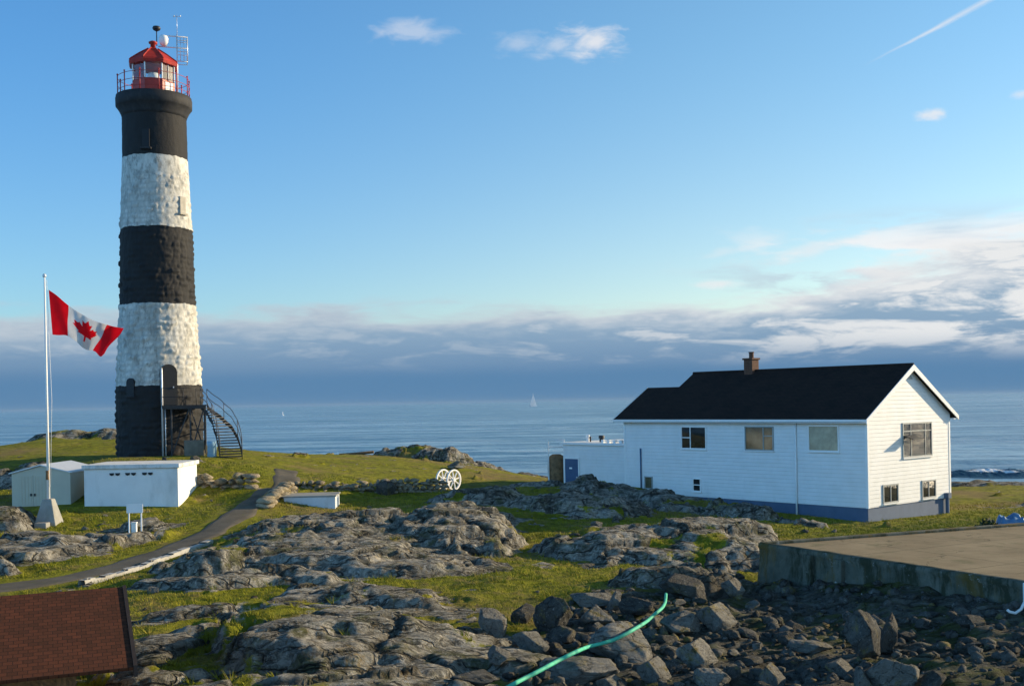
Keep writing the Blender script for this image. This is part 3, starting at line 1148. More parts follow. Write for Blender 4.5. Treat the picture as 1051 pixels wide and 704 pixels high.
# white hooked pipe at the foot of the wall
pp = MB()
pts = [at(1060, 606, 26.9), at(1052, 617, 26.75), at(1048, 625, 26.65), at(1042, 629, 26.6), at(1036, 627.5, 26.6), at(1034, 625.5, 26.6)]
o = pp.build('pipe', M['white']) if False else None
pp.tube(pts, .035, 10)
o = pp.build('drain_pipe', M['white'], smooth=True)
tag(o, 'white hooked pipe lying at the foot of the stained concrete wall', 'pipe')

# things behind the deck on the right
g = ground(1036, 537, 39.5)


def sheet(name, cx, cy, sx, sy, h, m, label, cat, rz=0.0, seed=5):
    nx, ny = 30, 18
    xs, ys = np.meshgrid(np.linspace(-1, 1, nx), np.linspace(-1, 1, ny))
    d_ = np.maximum(np.abs(xs), np.abs(ys))
    zz = h * sstep(1.0, .55, d_) * (1 + .35 * fbm(xs * 2, ys * 2, 3, seed)) + .03 * fbm(xs * 5, ys * 5, 3, seed + 1)
    X = xs * sx + .08 * fbm(xs * 2, ys * 2, 2, seed + 3)
    Y = ys * sy
    cx2 = X * math.cos(rz) - Y * math.sin(rz) + cx
    cy2 = X * math.sin(rz) + Y * math.cos(rz) + cy
    z = terrain(cx2, cy2)
    zt = np.maximum(z.mean() + zz, z + .02)
    n = nx * ny
    V = np.r_[np.c_[cx2.ravel(), cy2.ravel(), zt.ravel()], np.c_[cx2.ravel(), cy2.ravel(), (z - .05).ravel()]]
    Fq = grid_faces(nx, ny)
    o = np_mesh(name, V, np.r_[Fq, Fq[:, ::-1] + n], m)
    return tag(o, label, cat)


pt = at(1037, 533, 42)
sheet('tarpaulin', pt.x + .1, 42.2, .62, .5, .75, M['tarp'], 'blue tarpaulin over a low heap behind the concrete deck', 'tarpaulin')


def shrub(name, c, rx, ry, rz, n, label, m='hedge', leaf=.05):
    V = []
    for _ in range(n):
        d_ = rng.normal(size=3)
        d_ /= np.linalg.norm(d_)
        rr = .55 + .5 * rng.random()
        p = np.array([d_[0] * rx * rr, d_[1] * ry * rr, abs(d_[2]) * rz * rr]) * (1 + .25 * math.sin(5 * d_[0] + 3 * d_[1]))
        a = rng.normal(size=3) * leaf
        b = rng.normal(size=3) * leaf
        V += [p - a, p + a, p + b]
    V = np.array(V) + np.array([c[0], c[1], c[2]])
    o = np_mesh(name, V, np.arange(len(V)).reshape(-1, 3), M[m], smooth=False)
    return tag(o, label, 'shrub')


pt = at(1013, 537, 42)
shrub('shrub', (pt.x, 42, T1(pt.x, 42) + .0), .45, .4, .62, 1400, 'low dark green shrub beside the blue tarpaulin behind the deck')
pt = at(952, 538, 45)
b = MB()
b.box(-.85, .85, -.12, .12, 0, .07)
o = b.build('plank', M['trim'], bevel=.01)
o.location = (pt.x, pt.y, T1(pt.x, pt.y) + .06)
o.rotation_euler = (0.02, 0, R(12))
tag(o, 'white plank lying in the grass between house and concrete deck', 'plank')

# ------------------------------------------------------------------ lighthouse
LH = at(165.0, 466.5, 67)
LRZ = math.atan2(21.05, 67)
PXH, PXV = 1 / 17.98, 1 / 17.16
lh = thing('lighthouse', 'tall round stone lighthouse painted in black and white bands with a red lantern', 'lighthouse', LH, LRZ)
prof = [(0, 2.47), (2.0, 2.50), (4.1, 2.46), (6.5, 2.32), (9.0, 2.18), (13.7, 2.06), (17.6, 1.90), (20.2, 1.87)]
ph = np.array(prof)
nA, nZ = 200, 230
zz = np.linspace(-.6, 20.3, nZ)
aa = np.linspace(0, 2 * np.pi, nA, endpoint=False)
AA, ZZ = np.meshgrid(aa, zz)
rr = np.interp(ZZ, ph[:, 0], ph[:, 1])
zq = ZZ / .33 + .30 * gnoise(ZZ * .8, AA * 0, 3) + .55 * fbm(np.cos(AA) * 3 + ZZ * .5, np.sin(AA) * 3 - ZZ * .3, 3, 12)
row = np.floor(zq)
fz = zq - row
cnt = 24
ua = AA / (2 * np.pi) * cnt + .35 * fbm(np.cos(AA) * 4 + ZZ, np.sin(AA) * 4 + ZZ * .9, 3, 13) + _hash(row, row * 0, 31)
stn = np.mod(np.floor(ua), cnt)
fu = ua - np.floor(ua)
rnd = _hash(stn, row, 33)
rnd2 = _hash(stn, row, 35)
edgez = np.minimum(fz, 1 - fz) * .33
edgeu = np.minimum(fu, 1 - fu) * .60
blk = sstep(0, .11, np.minimum(edgez, edgeu))
amp = np.interp(ZZ, [0, 9, 13.5, 14.8, 17, 20.7], [1.0, 1.0, .9, .6, .12, .10])
# the upper plaster has come off on one side
peel = sstep(.0, .25, fbm(np.cos(AA) * 2 + 5, ZZ * .35, 3, 37) + .25 * np.cos(AA - 5.6))
amp = np.maximum(amp, np.where(ZZ < 16.6, peel * .75, 0))
disp = amp * .72 * (blk * (.015 + .13 * rnd ** 2.2) * 1.2 + (fz - .5) * .07 * (rnd2 - .3) + .055 * fbm(AA * 9, ZZ * 3.4, 4, 39)) + .012 * fbm(AA * 5, ZZ * 1.5, 3, 40)
r2 = rr + disp - .03
V = np.stack([(r2 * np.cos(AA)).ravel(), (r2 * np.sin(AA)).ravel(), ZZ.ravel()], 1)
i = np.arange(nZ - 1)[:, None] * nA + np.arange(nA)[None, :]
j = np.arange(nZ - 1)[:, None] * nA + (np.arange(nA)[None, :] + 1) % nA
Fq = np.stack([i.ravel(), j.ravel(), j.ravel() + nA, i.ravel() + nA], 1)
tw = np_mesh('tower', V, Fq, M['tower'], True, lh)
vattr(tw, 'stone', np.clip(np.where(amp > .3, blk, 1), 0, 1))

blk_m = simple('black_masonry_paint', (.022, .022, .024), .75, .35, 3, .3, 10, dirt=(.07, .066, .06), dirt_amt=.5)
g = MB()
g.lathe([(1.84, 20.2), (1.90, 20.5), (2.02, 20.85), (2.14, 21.05), (2.19, 21.12), (2.20, 21.62), (2.17, 21.66), (2.17, 21.78), (.4, 21.79)], 64)
g.build('gallery', blk_m, lh, smooth=False, bevel=0)
gl = D.objects['gallery']
gl.data.polygons.foreach_set('use_smooth', [len(p.vertices) == 4 for p in gl.data.polygons])

TOPX = .0
rail = MB()
for k in range(12):
    a = R(k * 30 + 8)
    rail.tube([(2.06 * math.cos(a), 2.06 * math.sin(a), 21.7), (2.06 * math.cos(a), 2.06 * math.sin(a), 22.95)], .032, 8)
    rail.lathe([(.0, 22.93), (.055, 22.97), (.055, 23.0), (.0, 23.05)], 8, 0, (2.06 * math.cos(a), 2.06 * math.sin(a)))
for h in (22.05, 22.45, 22.88):
    rail.tube([(2.06 * math.cos(R(q)), 2.06 * math.sin(R(q)), h) for q in range(0, 361, 6)], .016, 6, 0, False)
rail.build('railing', M['red'], lh, smooth=True)

OCT = R(22.5)
n8 = 8
b = MB()
b.lathe([(1.34, 21.78), (1.34, 21.98), (1.30, 21.99)], 8, 0, (TOPX, 0), OCT)
b.build('base_ring', M['white'], lh)
b = MB()
b.lathe([(1.30, 21.98), (1.30, 22.62), (1.24, 22.66), (1.24, 22.70)], 8, 0, (TOPX, 0), OCT)
mur = b.build('lantern_wall', M['red'], lh)
b = MB()
b.box(-.30, .30, -1.235, -1.16, 22.02, 22.55, M=Matrix.Rotation(R(45), 4, 'Z'))
b.build('hatch', M['white'], mur, bevel=.01)
for k in range(8):
    mul = MB()
    a = OCT + k * math.pi / 4
    mul.tube([(1.27 * math.cos(a), 1.27 * math.sin(a), 22.66), (1.27 * math.cos(a), 1.27 * math.sin(a), 23.62)], .045, 6)
    a2 = a + math.pi / 4
    for f in ((1 / 2,) if k % 3 == 0 else ()):
        p = Vector((1.27 * math.cos(a), 1.27 * math.sin(a), 0)).lerp(Vector((1.27 * math.cos(a2), 1.27 * math.sin(a2), 0)), f)
        mul.tube([(p.x, p.y, 22.66), (p.x, p.y, 23.62)], .022, 6)
    mul.build('glazing_bar', M['white'], lh)
for k in range(0):
    pass
for k in range(8):
    a, a2 = OCT + k * math.pi / 4, OCT + (k + 1) * math.pi / 4
    b = MB()
    p, q = [Vector((1.24 * math.cos(t), 1.24 * math.sin(t), 0)) for t in (a, a2)]
    p, q = p.lerp(q, .03), q.lerp(p, .03)
    n_ = (p + q).normalized() * .012
    b.add([p + Vector((0, 0, 22.68)), q + Vector((0, 0, 22.68)), q + Vector((0, 0, 23.6)), p + Vector((0, 0, 23.6))], [(0, 1, 2, 3)])
    b.build('glass_pane', M['lantern'], lh)
b = MB()
b.lathe([(.25, 21.9), (.25, 22.75), (.12, 22.8), (.30, 22.85), (.36, 23.05), (.30, 23.25), (.1, 23.3)], 16, 0, (TOPX, 0))
b.build('lamp_lens', M['white'], lh, smooth=True)
b = MB()
b.lathe([(1.2, 23.60), (1.44, 23.60), (1.50, 23.72), (1.42, 23.84), (.86, 24.16), (.34, 24.40), (.26, 24.44), (.2, 24.46)], 8, 0, (TOPX, 0), OCT)
for k in range(8):
    a = OCT + k * math.pi / 4
    b.tube([(r_ * math.cos(a), r_ * math.sin(a), z_) for r_, z_ in ((1.47, 23.79), (1.40, 23.87), (.84, 24.18), (.3, 24.45))], .035, 6)
lr = b.build('roof', M['red'], lh)
b = MB()
b.lathe([(.15, 24.42), (.15, 24.78), (.24, 24.82), (.26, 24.92), (.16, 24.99), (.06, 25.03)], 16, 0, (TOPX, 0))
b.build('vent_cap', M['red'], lr, smooth=True)

def zfit(names, knots):
    """stretch the lantern parts to the heights measured in the photo"""
    k_ = np.array(knots)
    for o_ in lh.children_recursive:
        if o_.name.split('.')[0] in names:
            for v_ in o_.data.vertices:
                v_.co.z = float(np.interp(v_.co.z, k_[:, 0], k_[:, 1]))


zfit(('gallery', 'railing', 'base_ring', 'lantern_wall', 'hatch', 'glazing_bar', 'glass_pane', 'lamp_lens', 'roof', 'vent_cap'),
     [(20.2, 20.0), (20.5, 20.2), (20.85, 20.45), (21.12, 20.68), (21.79, 21.30), (22.66, 22.15), (23.6, 23.12), (23.84, 23.40), (24.46, 24.25), (25.03, 24.72)])
# aerial frame behind and to the right of the lantern
b = MB()
z0, z1, xa, xb, ya = 23.55, 25.22, .55, 1.98, .35


def bar(p, q, r=.03):
    b.tube([p, q], r, 6)


bar((1.38, ya, 21.3), (1.38, ya, 25.3), .04)
bar((1.98, ya, 23.75), (1.98, ya, 25.24), .035)
bar((.45, ya, 25.2), (2.0, ya, 25.2), .035)
bar((.30, ya, 24.52), (1.98, ya, 24.52), .035)
bar((1.38, ya, 23.72), (1.98, ya, 23.72))
bar((1.38, ya, 24.1), (1.98, ya, 24.1), .02)
bar((1.58, ya, 23.72), (1.58, ya, 25.2), .02)
bar((1.78, ya, 23.72), (1.78, ya, 25.2), .02)
bar((1.38, ya, 24.86), (1.98, ya, 24.86), .02)
bar((1.38, ya + .7, 23.72), (1.38, ya + .7, 25.2), .025)
bar((1.98, ya + .7, 23.72), (1.98, ya + .7, 25.2), .025)
for z in (23.72, 24.52, 25.2):
    bar((1.38, ya, z), (1.38, ya + .7, z), .022)
    bar((1.98, ya, z), (1.98, ya + .7, z), .022)
    bar((1.38, ya + .7, z), (1.98, ya + .7, z), .022)
bar((1.38, ya, 23.72), (1.38, ya + .7, 24.52), .018)
af = b.build('aerial_frame', M['galv'], lh, smooth=True)
b = MB()
bar((1.40, ya, 25.3), (1.40, ya, 26.5), .018)
bar((1.24, ya, 26.42), (1.60, ya, 26.42), .014)
b.lathe([(.0, 26.36), (.05, 26.38), (.05, 26.46), (.0, 26.48)], 8, 0, (1.24, ya))
b.lathe([(.0, 26.40), (.04, 26.42), (.04, 26.50), (.0, 26.52)], 8, 0, (1.60, ya))
b.build('wind_gauge', M['galv'], af, smooth=True)
b = MB()
b.lathe([(.05, 24.55), (.20, 24.62), (.27, 24.8), (.28, 25.0), (.22, 25.16), (.08, 25.22)], 20, 0, (.62, ya))
b.build('radome', M['white'], af, smooth=True)
b = MB()
b.tube([(.22, ya, 24.55), (.22, ya, 25.5)], .03, 8)
b.lathe([(.06, 25.42), (.20, 25.5), (.25, 25.6), (.20, 25.7), (.06, 25.74)], 16, 0, (.22, ya))
b.build('beacon_light', M['black'], af, smooth=True)


def on_tower(lx, h, push=0.0):
    r_ = float(np.interp(h, ph[:, 0], ph[:, 1])) + push
    a = math.asin(max(-1, min(1, lx / r_)))
    return Matrix.Rotation(a, 4, 'Z') @ Matrix.Translation((0, -r_, h))


def arch(w, h, n=10):
    pts = [(-w / 2, 0), (w / 2, 0), (w / 2, h - w / 2)]
    for k in range(1, n):
        t = math.pi * k / n
        pts.append((w / 2 * math.cos(t), h - w / 2 + w / 2 * math.sin(t)))
    pts.append((-w / 2, h - w / 2))
    return pts


stone_trim = simple('weathered_stone_trim', (.40, .37, .31), .85, .2, 4, .3, 12)
for nm, lx, h, w, hh, mt, fm in (('window', -.50, 17.95, .42, 1.05, M['darkin'], blk_m), ('blocked_window', 1.50, 14.25, .45, .95, stone_trim, M['tower']),
                                 ('niche', -1.60, 3.55, .55, 1.0, M['darkin'], blk_m)):
    Mx = on_tower(lx, h, .03)
    b = MB()
    b.prism(arch(w, hh) if nm == 'niche' else [(-w / 2, 0), (w / 2, 0), (w / 2, hh), (-w / 2, hh)], 'y', -.03, .3, M=Mx)
    f = b.build(nm, mt, lh)
    b = MB()
    b.box(-w / 2 - .1, w / 2 + .1, -.12, .2, -.12, -.003, M=Mx)
    b.build('sill', fm if nm != 'blocked_window' else stone_trim, f, bevel=.02)
# door in an arched recess at the landing
Mx = on_tower(.52, 2.95, .06)
b = MB()
outer = arch(.96, 2.36)
inner = arch(.70, 2.20)
b.prism(outer, 'y', -.02, .5, M=Mx)
b.build('door_surround', simple('grey_dark_masonry', (.035, .034, .032), .85, .3, 4, .3), lh)
b = MB()
b.prism(inner, 'y', -.045, .3, M=Mx)
dr = b.build('door', simple('dark_door_paint', (.022, .022, .023), .6, .2, 3, .1), lh)
b = MB()
b.box(.22, .27, -.10, -.04, .95, 1.07, M=Mx)
b.build('handle', M['galv'], dr)
# tall pale vent pipe
b = MB()
Mx = on_tower(.13, 0, .10)
p0 = Mx @ Vector((0, 0, -.2))
b.tube([(p0.x, p0.y - .10, -.2), (p0.x, p0.y - .10, 4.95), (p0.x, p0.y - .02, 5.05), (p0.x + .05, p0.y + .25, 5.1)], .055, 10)
b.tube([(p0.x + .16, p0.y - .10, -.2), (p0.x + .16, p0.y - .10, 2.9)], .035, 8)
b.build('vent_pipe', M['galv'], lh, smooth=True)

M['railgrey'] = simple('dull_grey_rail_paint', (.09, .09, .09), .5, .2, 5, .05, metal=.2)
# outside iron stair with landing
ldz = 2.85
st = thing('iron_staircase', 'black iron staircase curving down from the lighthouse door landing', 'staircase', LH, LRZ)
b = MB()
b.prism([(.10, -2.40), (.10, -3.55), (2.55, -3.35), (2.65, -1.5), (2.2, -1.3)], 'z', ldz, ldz + .08)
b.prism([(.12, -2.42), (.12, -3.53), (.20, -3.53), (.20, -2.42)], 'z', ldz - .12, ldz - .002)
b.prism([(.2, -3.53), (2.53, -3.33), (2.53, -3.25), (.2, -3.45)], 'z', ldz - .14, ldz - .002)
b.build('landing', M['black'], st)
for (x, y) in ((.62, -3.42), (1.66, -3.33), (2.45, -3.2), (2.55, -1.75)):
    b = MB()
    b.tube([(x, y, -.3), (x, y, ldz)], .05, 8)
    b.build('post', M['black'], st)
b = MB()
for (p_, q_) in (((.62, -3.42, .1), (1.66, -3.33, ldz)), ((1.66, -3.33, .1), (2.45, -3.2, ldz)), ((2.45, -3.2, .1), (1.66, -3.33, ldz)), ((2.45, -3.2, .3), (2.55, -1.75, ldz)), ((2.55, -1.75, .3), (2.45, -3.2, ldz)), ((1.66, -3.33, 1.5), (2.45, -3.2, 1.5)), ((2.45, -3.2, 1.5), (2.55, -1.75, 1.5))):
    b.tube([p_, q_], .04, 6)
b.build('bracing', M['black'], st)
cl = [Vector(p) for p in ((2.45, -2.55, 2.85), (2.95, -2.72, 2.35), (3.40, -3.05, 1.75), (3.66, -3.55, 1.1), (3.78, -4.1, .5), (3.82, -4.6, -.05))]


def along(t):
    k = t * (len(cl) - 1)
    i_ = min(int(k), len(cl) - 2)
    return cl[i_].lerp(cl[i_ + 1], k - i_)


NT_ = 19
left, right = [], []
hw = .62
for k in range(NT_ + 1):
    t = k / NT_
    p = along(t)
    tg = along(min(1, t + .06)) - along(max(0, t - .06))
    tg.z = 0
    tg.normalize()
    nr = Vector((-tg.y, tg.x, 0))
    left.append(p + nr * hw)
    right.append(p - nr * hw)
    if k in (0,):
        continue
    b = MB()
    ang = math.atan2(nr.y, nr.x)
    b.box(-hw, hw, -.15, .15, -.03, .03, M=Matrix.Translation(p) @ Matrix.Rotation(ang, 4, 'Z'))
    b.build('tread', M['black'], st)
for side in (left, right):
    b = MB()
    for a_, c_ in zip(side[:-1], side[1:]):
        dz = Vector((0, 0, .13))
        n_ = Vector((-(c_ - a_).y, (c_ - a_).x, 0)).normalized() * .015
        b.add([a_ - n_ - dz * 1.4, a_ + n_ - dz * 1.4, c_ + n_ - dz * 1.4, c_ - n_ - dz * 1.4, a_ - n_ + dz * .6, a_ + n_ + dz * .6, c_ + n_ + dz * .6, c_ - n_ + dz * .6],
              [(0, 1, 2, 3), (4, 7, 6, 5), (0, 3, 7, 4), (1, 5, 6, 2)])
    b.build('stringer', M['black'], st)
    b = MB()
    for hh in (.55, 1.0):
        b.tube([p + Vector((0, 0, hh)) for p in side] + ([side[-1] + Vector((0, 0, .05))] if hh == 1.0 else []), .022, 6)
    for k in range(0, NT_ + 1, 6):
        b.tube([side[k], side[k] + Vector((0, 0, 1.0))], .022, 6)
    b.build('handrail', M['railgrey'], st, smooth=True)
b = MB()
lp = [Vector((.12, -2.45, ldz)), Vector((.12, -3.52, ldz)), Vector((1.3, -3.43, ldz)), Vector((2.0, -3.37, ldz))]
for hh in (.55, 1.05):
    b.tube([p + Vector((0, 0, hh)) for p in lp], .02, 6)
for p in lp:
    b.tube([p, p + Vector((0, 0, 1.05))], .022, 6)
b.build('landing_rail', M['black'], st, smooth=True)
# block and drum below the landing
b = MB()
b.box(-.55, .55, -.5, .5, -.3, .80)
o = b.build('concrete_plinth', simple('dark_weathered_concrete', (.16, .15, .12), .9, .3, 3, .4, 14), bevel=.04)  # block colour darkened to carry the shadow under the landing
mw = Matrix.Translation(LH) @ Matrix.Rotation(LRZ, 4, 'Z')
o.location = mw @ Vector((1.85, -3.0, .1))
o.rotation_euler = (0, 0, LRZ)
tag(o, 'weathered concrete block under the lighthouse landing', 'concrete block')
b = MB()
b.lathe([(.24, 0), (.26, .03), (.25, .3), (.26, .32), (.25, .6), (.26, .62), (.24, .88), (.2, .9)], 20)
o = b.build('steel_drum', simple('pale_blue_drum_paint', (.22, .36, .46), .45, .15, 4, .1), smooth=True)
o.location = mw @ Vector((2.78, -4.35, -.05))
tag(o, 'pale blue steel drum standing beside the bottom of the iron staircase', 'drum')

# ------------------------------------------------------------------ flagpole and flag
FP = at(50.5, 541, 49.0)
FP.z = T1(FP.x, FP.y)
POLE_TOP = at(45.5, 285, 49.0).z
fp = thing('flagpole', 'tall white flagpole standing on a tapered concrete base before the sheds', 'flagpole', FP)
H = POLE_TOP - FP.z
b = MB()
b.tube([(0, 0, .3), (0, 0, H * .5), (0, 0, H)], [.068, .055, .036], 14)
b.build('pole', M['white'], fp, smooth=True)
b = MB()
b.lathe([(.0, H), (.07, H + .02), (.085, H + .09), (.05, H + .16), (.0, H + .17)], 12)
b.build('finial', M['galv'], fp, smooth=True)
b = MB()
b.lathe([(.66, -.5), (.64, .05), (.30, 1.02), (.25, 1.07)], 4, 0, (0, 0), R(45))
b.build('base', M['conc'], fp, bevel=.03)
b = MB()
b.box(-.26, .26, -.95, -.5, -.5, .10)
b.build('step', M['conc'], fp, bevel=.03)
b = MB()
b.tube([(.10, -.02, H - .1), (.22, 0, H * .5), (.10, -.02, 1.6)], .011, 5)
b.build('halyard', M['white'], fp, smooth=True)
b = MB()
b.box(-.05, .05, -.14, -.06, 1.9, 2.3)
b.build('cleat', M['rust'], fp)

top_px = [(50, 297.5), (58, 303), (66, 310), (75, 317), (84, 322.5), (92, 327), (99, 330), (106, 332), (114, 334.5), (121, 336), (127, 337)]
bot_px = [(54, 343.5), (60, 344), (67, 344), (72, 346), (78, 350), (84, 356), (89, 359), (93, 359.5), (98, 361), (103, 366), (107, 363)]


def curve(pts, t):
    k = t * (len(pts) - 1)
    i_ = min(int(k), len(pts) - 2)
    f_ = k - i_
    P_ = [np.array(pts[max(0, min(len(pts) - 1, i_ + q))], float) for q in (-1, 0, 1, 2)]
    return .5 * (2 * P_[1] + (P_[2] - P_[0]) * f_ + (2 * P_[0] - 5 * P_[1] + 4 * P_[2] - P_[3]) * f_ ** 2 + (-P_[0] + 3 * P_[1] - 3 * P_[2] + P_[3]) * f_ ** 3)


leaf = [(0, 1), (.15, .72), (.32, .80), (.24, .40), (.44, .58), (.50, .46), (.72, .51), (.65, .30), (.76, .22), (.40, -.08), (.45, -.21), (.045, -.15), (.055, -.55)]
leaf = leaf + [(-x, y) for x, y in reversed(leaf[1:])]


def in_poly(x, y, poly):
    c = False
    j_ = len(poly) - 1
    for i_ in range(len(poly)):
        xi, yi = poly[i_]
        xj, yj = poly[j_]
        if ((yi > y) != (yj > y)) and x < (xj - xi) * (y - yi) / (yj - yi) + xi:
            c = not c
        j_ = i_
    return c


nu, nv = 161, 81
V, mi = [], []
for iv in range(nv):
    for iu in range(nu):
        u, v = iu / (nu - 1), iv / (nv - 1)
        a_, c_ = curve(top_px, u), curve(bot_px, u)
        q = a_ * (1 - v) + c_ * v
        Y = 49.0 + .22 * math.sin(u * 9 + v * 2.2) * (.15 + u) + .12 * math.sin(u * 17 - v * 3.5) * min(1, u * 3) - .55 * u
        V.append(tuple(at(q[0] + 1.6 * math.sin(v * 5 + u * 7) * u * (1 - v) * v * 4, q[1], Y)))
Fq = grid_faces(nu, nv)
for iv in range(nv - 1):
    for iu in range(nu - 1):
        u, v = (iu + .5) / (nu - 1), (iv + .5) / (nv - 1)
        red = u < .25 or u > .75 or in_poly((u - .5) / .235, (.56 - v) / .47 * 1.0, leaf)
        mi.append(0 if red else 1)
off_ = np.array(at(50, 297.5, 49.0))
fl = np_mesh('flag', np.array(V) - off_, Fq, M['flag'], True)
fl.location = off_
fl.data.polygons.foreach_set('material_index', mi)
sd = fl.modifiers.new('cloth', 'SOLIDIFY')
sd.thickness = .008
tag(fl, 'red and white flag with a red maple leaf drooping from the flagpole', 'flag')
# ------------------------------------------------------------------ house
HRZ = math.atan2(HDX.y, HDX.x)
hs = thing('house', 'long white clapboard house with a dark shingled gable roof and blue grey foundation', 'house', HL, HRZ)
W_ = 7.5
LEN = 15.6
SB = .73            # bottom of the siding
OV = .42
SL = .61
RZ0 = 4.87          # roof height at the eave edge


def roof_z(y):
    return RZ0 + SL * (y + OV)


TH = .13
wt = lambda y: roof_z(y) - TH - .01
b = MB()
XW = 2.0            # lower wing from 0 to XW
YM, YWm, YWw = W_ / 2, 2.5, 5.0
gp = [(0, SB), (W_, SB), (W_, wt(0)), (YM, wt(YM)), (0, wt(0))]
gw = [(0, SB), (YWw, SB), (YWw, wt(0)), (YWm, wt(YWm)), (0, wt(0))]
b.prism(gp, 'x', XW, LEN)
b.build('wall', M['siding'], hs)
b = MB()
b.prism(gw, 'x', 0, XW - .002)
b.build('wing_wall', M['siding'], hs)
b = MB()
b.box(.05, LEN - .05, .05, W_ - .05, -1.4, SB)
b.build('foundation', M['found'], hs)
# white corner boards
for (x, y, w1_, w2_) in ((LEN - .11, -.02, .13, .02), (LEN, .0, .02, .12), (LEN, W_ - .12, .02, .14), (-.02, -.02, .12, .02)):
    b = MB()
    b.box(x, x + w1_, y, y + (w2_ if w1_ > .05 else w2_), SB - .01, wt(0) - .05)
    b.build('corner_board', M['trim'], hs)


def gable_roof(x0, x1, ym, ysp, name):
    y0, y1 = -OV, ysp + OV
    zr = roof_z(ym)
    b_ = MB()
    pl = [(y0, RZ0), (ym, zr), (y1, RZ0), (y1, RZ0 - TH), (ym, zr - TH * 1.15), (y0, RZ0 - TH)]
    b_.prism(pl, 'x', x0, x1)
    return b_.build(name, M['roofdark'], hs)


rf = gable_roof(XW + .0, LEN + .24, YM, W_, 'roof')
gable_roof(-.42, XW - .004, YWm, YWw, 'wing_roof')
# rake boards on the two gable ends, fascia and gutter along the eave
for x0, x1, ym, ysp in ((LEN + .244, LEN + .28, YM, W_), (-.46, -.424, YWm, YWw)):
    for s in (0, 1):
        b = MB()
        ye = -OV - .03 if s == 0 else ysp + OV + .03
        ze = RZ0 + SL * (-.03)
        zr = roof_z(ym)
        b.prism([(ye, ze + .015), (ym, zr + .015), (ym, zr - .27), (ye, ze - .20)], 'x', x0, x1)
        b.build('rake_board', M['trim'], hs)
b = MB()
b.box(-.42, LEN + .24, -OV - .035, -OV - .003, RZ0 - .12, RZ0 - .01)
b.build('fascia', M['trim'], hs)
b = MB()
b.box(-.40, LEN + .24, -OV, -.0, RZ0 - TH - .045, RZ0 - TH - .012)
b.box(XW, LEN + .24, W_, W_ + OV, RZ0 - TH - .045, RZ0 - TH - .012)
b.build('soffit', M['trim'], hs)
b = MB()
b.tube([(x, YM, roof_z(YM) + .02) for x in (XW, LEN + .24)], .07, 8)
b.build('ridge_cap', M['roofdark'], hs)
# chimney
cx_ = 6.15
b = MB()
b.box(cx_ - .28, cx_ + .28, YM - .30, YM + .30, roof_z(YM) - .5, roof_z(YM) + .62)
b.box(cx_ - .34, cx_ + .34, YM - .36, YM + .36, roof_z(YM) + .62, roof_z(YM) + .72)
ch = b.build('chimney', M['brick'], rf, bevel=.015)
b = MB()
b.lathe([(.13, roof_z(YM) + .715), (.13, roof_z(YM) + 1.0), (.16, roof_z(YM) + 1.02), (.16, roof_z(YM) + 1.06)], 12, 0, (cx_ + .02, YM))
b.build('chimney_pot', M['brick'], ch, smooth=False)
inv = (Matrix.Translation(HL) @ Matrix.Rotation(HRZ, 4, 'Z')).inverted()
FN = Vector((-HDY.x, -HDY.y, 0))
GP = HL + HDX * LEN


def front(px, py):
    q = inv @ on_plane(px, py, HL, HDY)
    return q.x, q.z


def side(px, py):
    q = inv @ on_plane(px, py, GP, HDX)
    return q.y, q.z


def window(parent, face, a0, a1, z0, z1, bars, name='window', fw=.07, sill=True, fm='trim', pm='glass'):
    """face 'F' front wall (y=0) or 'G' gable (x=LEN)"""
    def bx(b_, p0, p1, q0, q1, d0, d1):
        if face == 'F':
            b_.box(p0, p1, -d1, -d0, q0, q1)
        else:
            b_.box(LEN + d0, LEN + d1, p0, p1, q0, q1)
    b_ = MB()
    bx(b_, a0 - fw, a0, z0 - fw, z1 + fw, -.02, .05)
    bx(b_, a1, a1 + fw, z0 - fw, z1 + fw, -.02, .05)
    bx(b_, a0, a1, z1, z1 + fw, -.02, .05)
    bx(b_, a0, a1, z0 - fw, z0, -.02, .05)
    f_ = b_.build(name, M[fm], parent)
    b_ = MB()
    bx(b_, a0 + .002, a1 - .002, z0 + .002, z1 - .002, -.015, .012)
    b_.build('pane', M[pm], f_)
    if bars:
        b_ = MB()
        for (k, c0, c1, c2) in bars:
            if k == 'v':
                x_ = a0 + (a1 - a0) * c0
                bx(b_, x_ - .025, x_ + .025, z0 + (z1 - z0) * c1, z0 + (z1 - z0) * c2, .013, .04)
            else:
                y_ = z0 + (z1 - z0) * c0
                bx(b_, a0 + (a1 - a0) * c1, a0 + (a1 - a0) * c2, y_ - .025, y_ + .025, .013, .037)
        b_.build('glazing_bar', M[fm], f_)
    if sill:
        b_ = MB()
        bx(b_, a0 - fw - .04, a1 + fw + .04, z0 - fw - .05, z0 - fw - .003, -.01, .10)
        b_.build('sill', M['trim'], f_)
    return f_


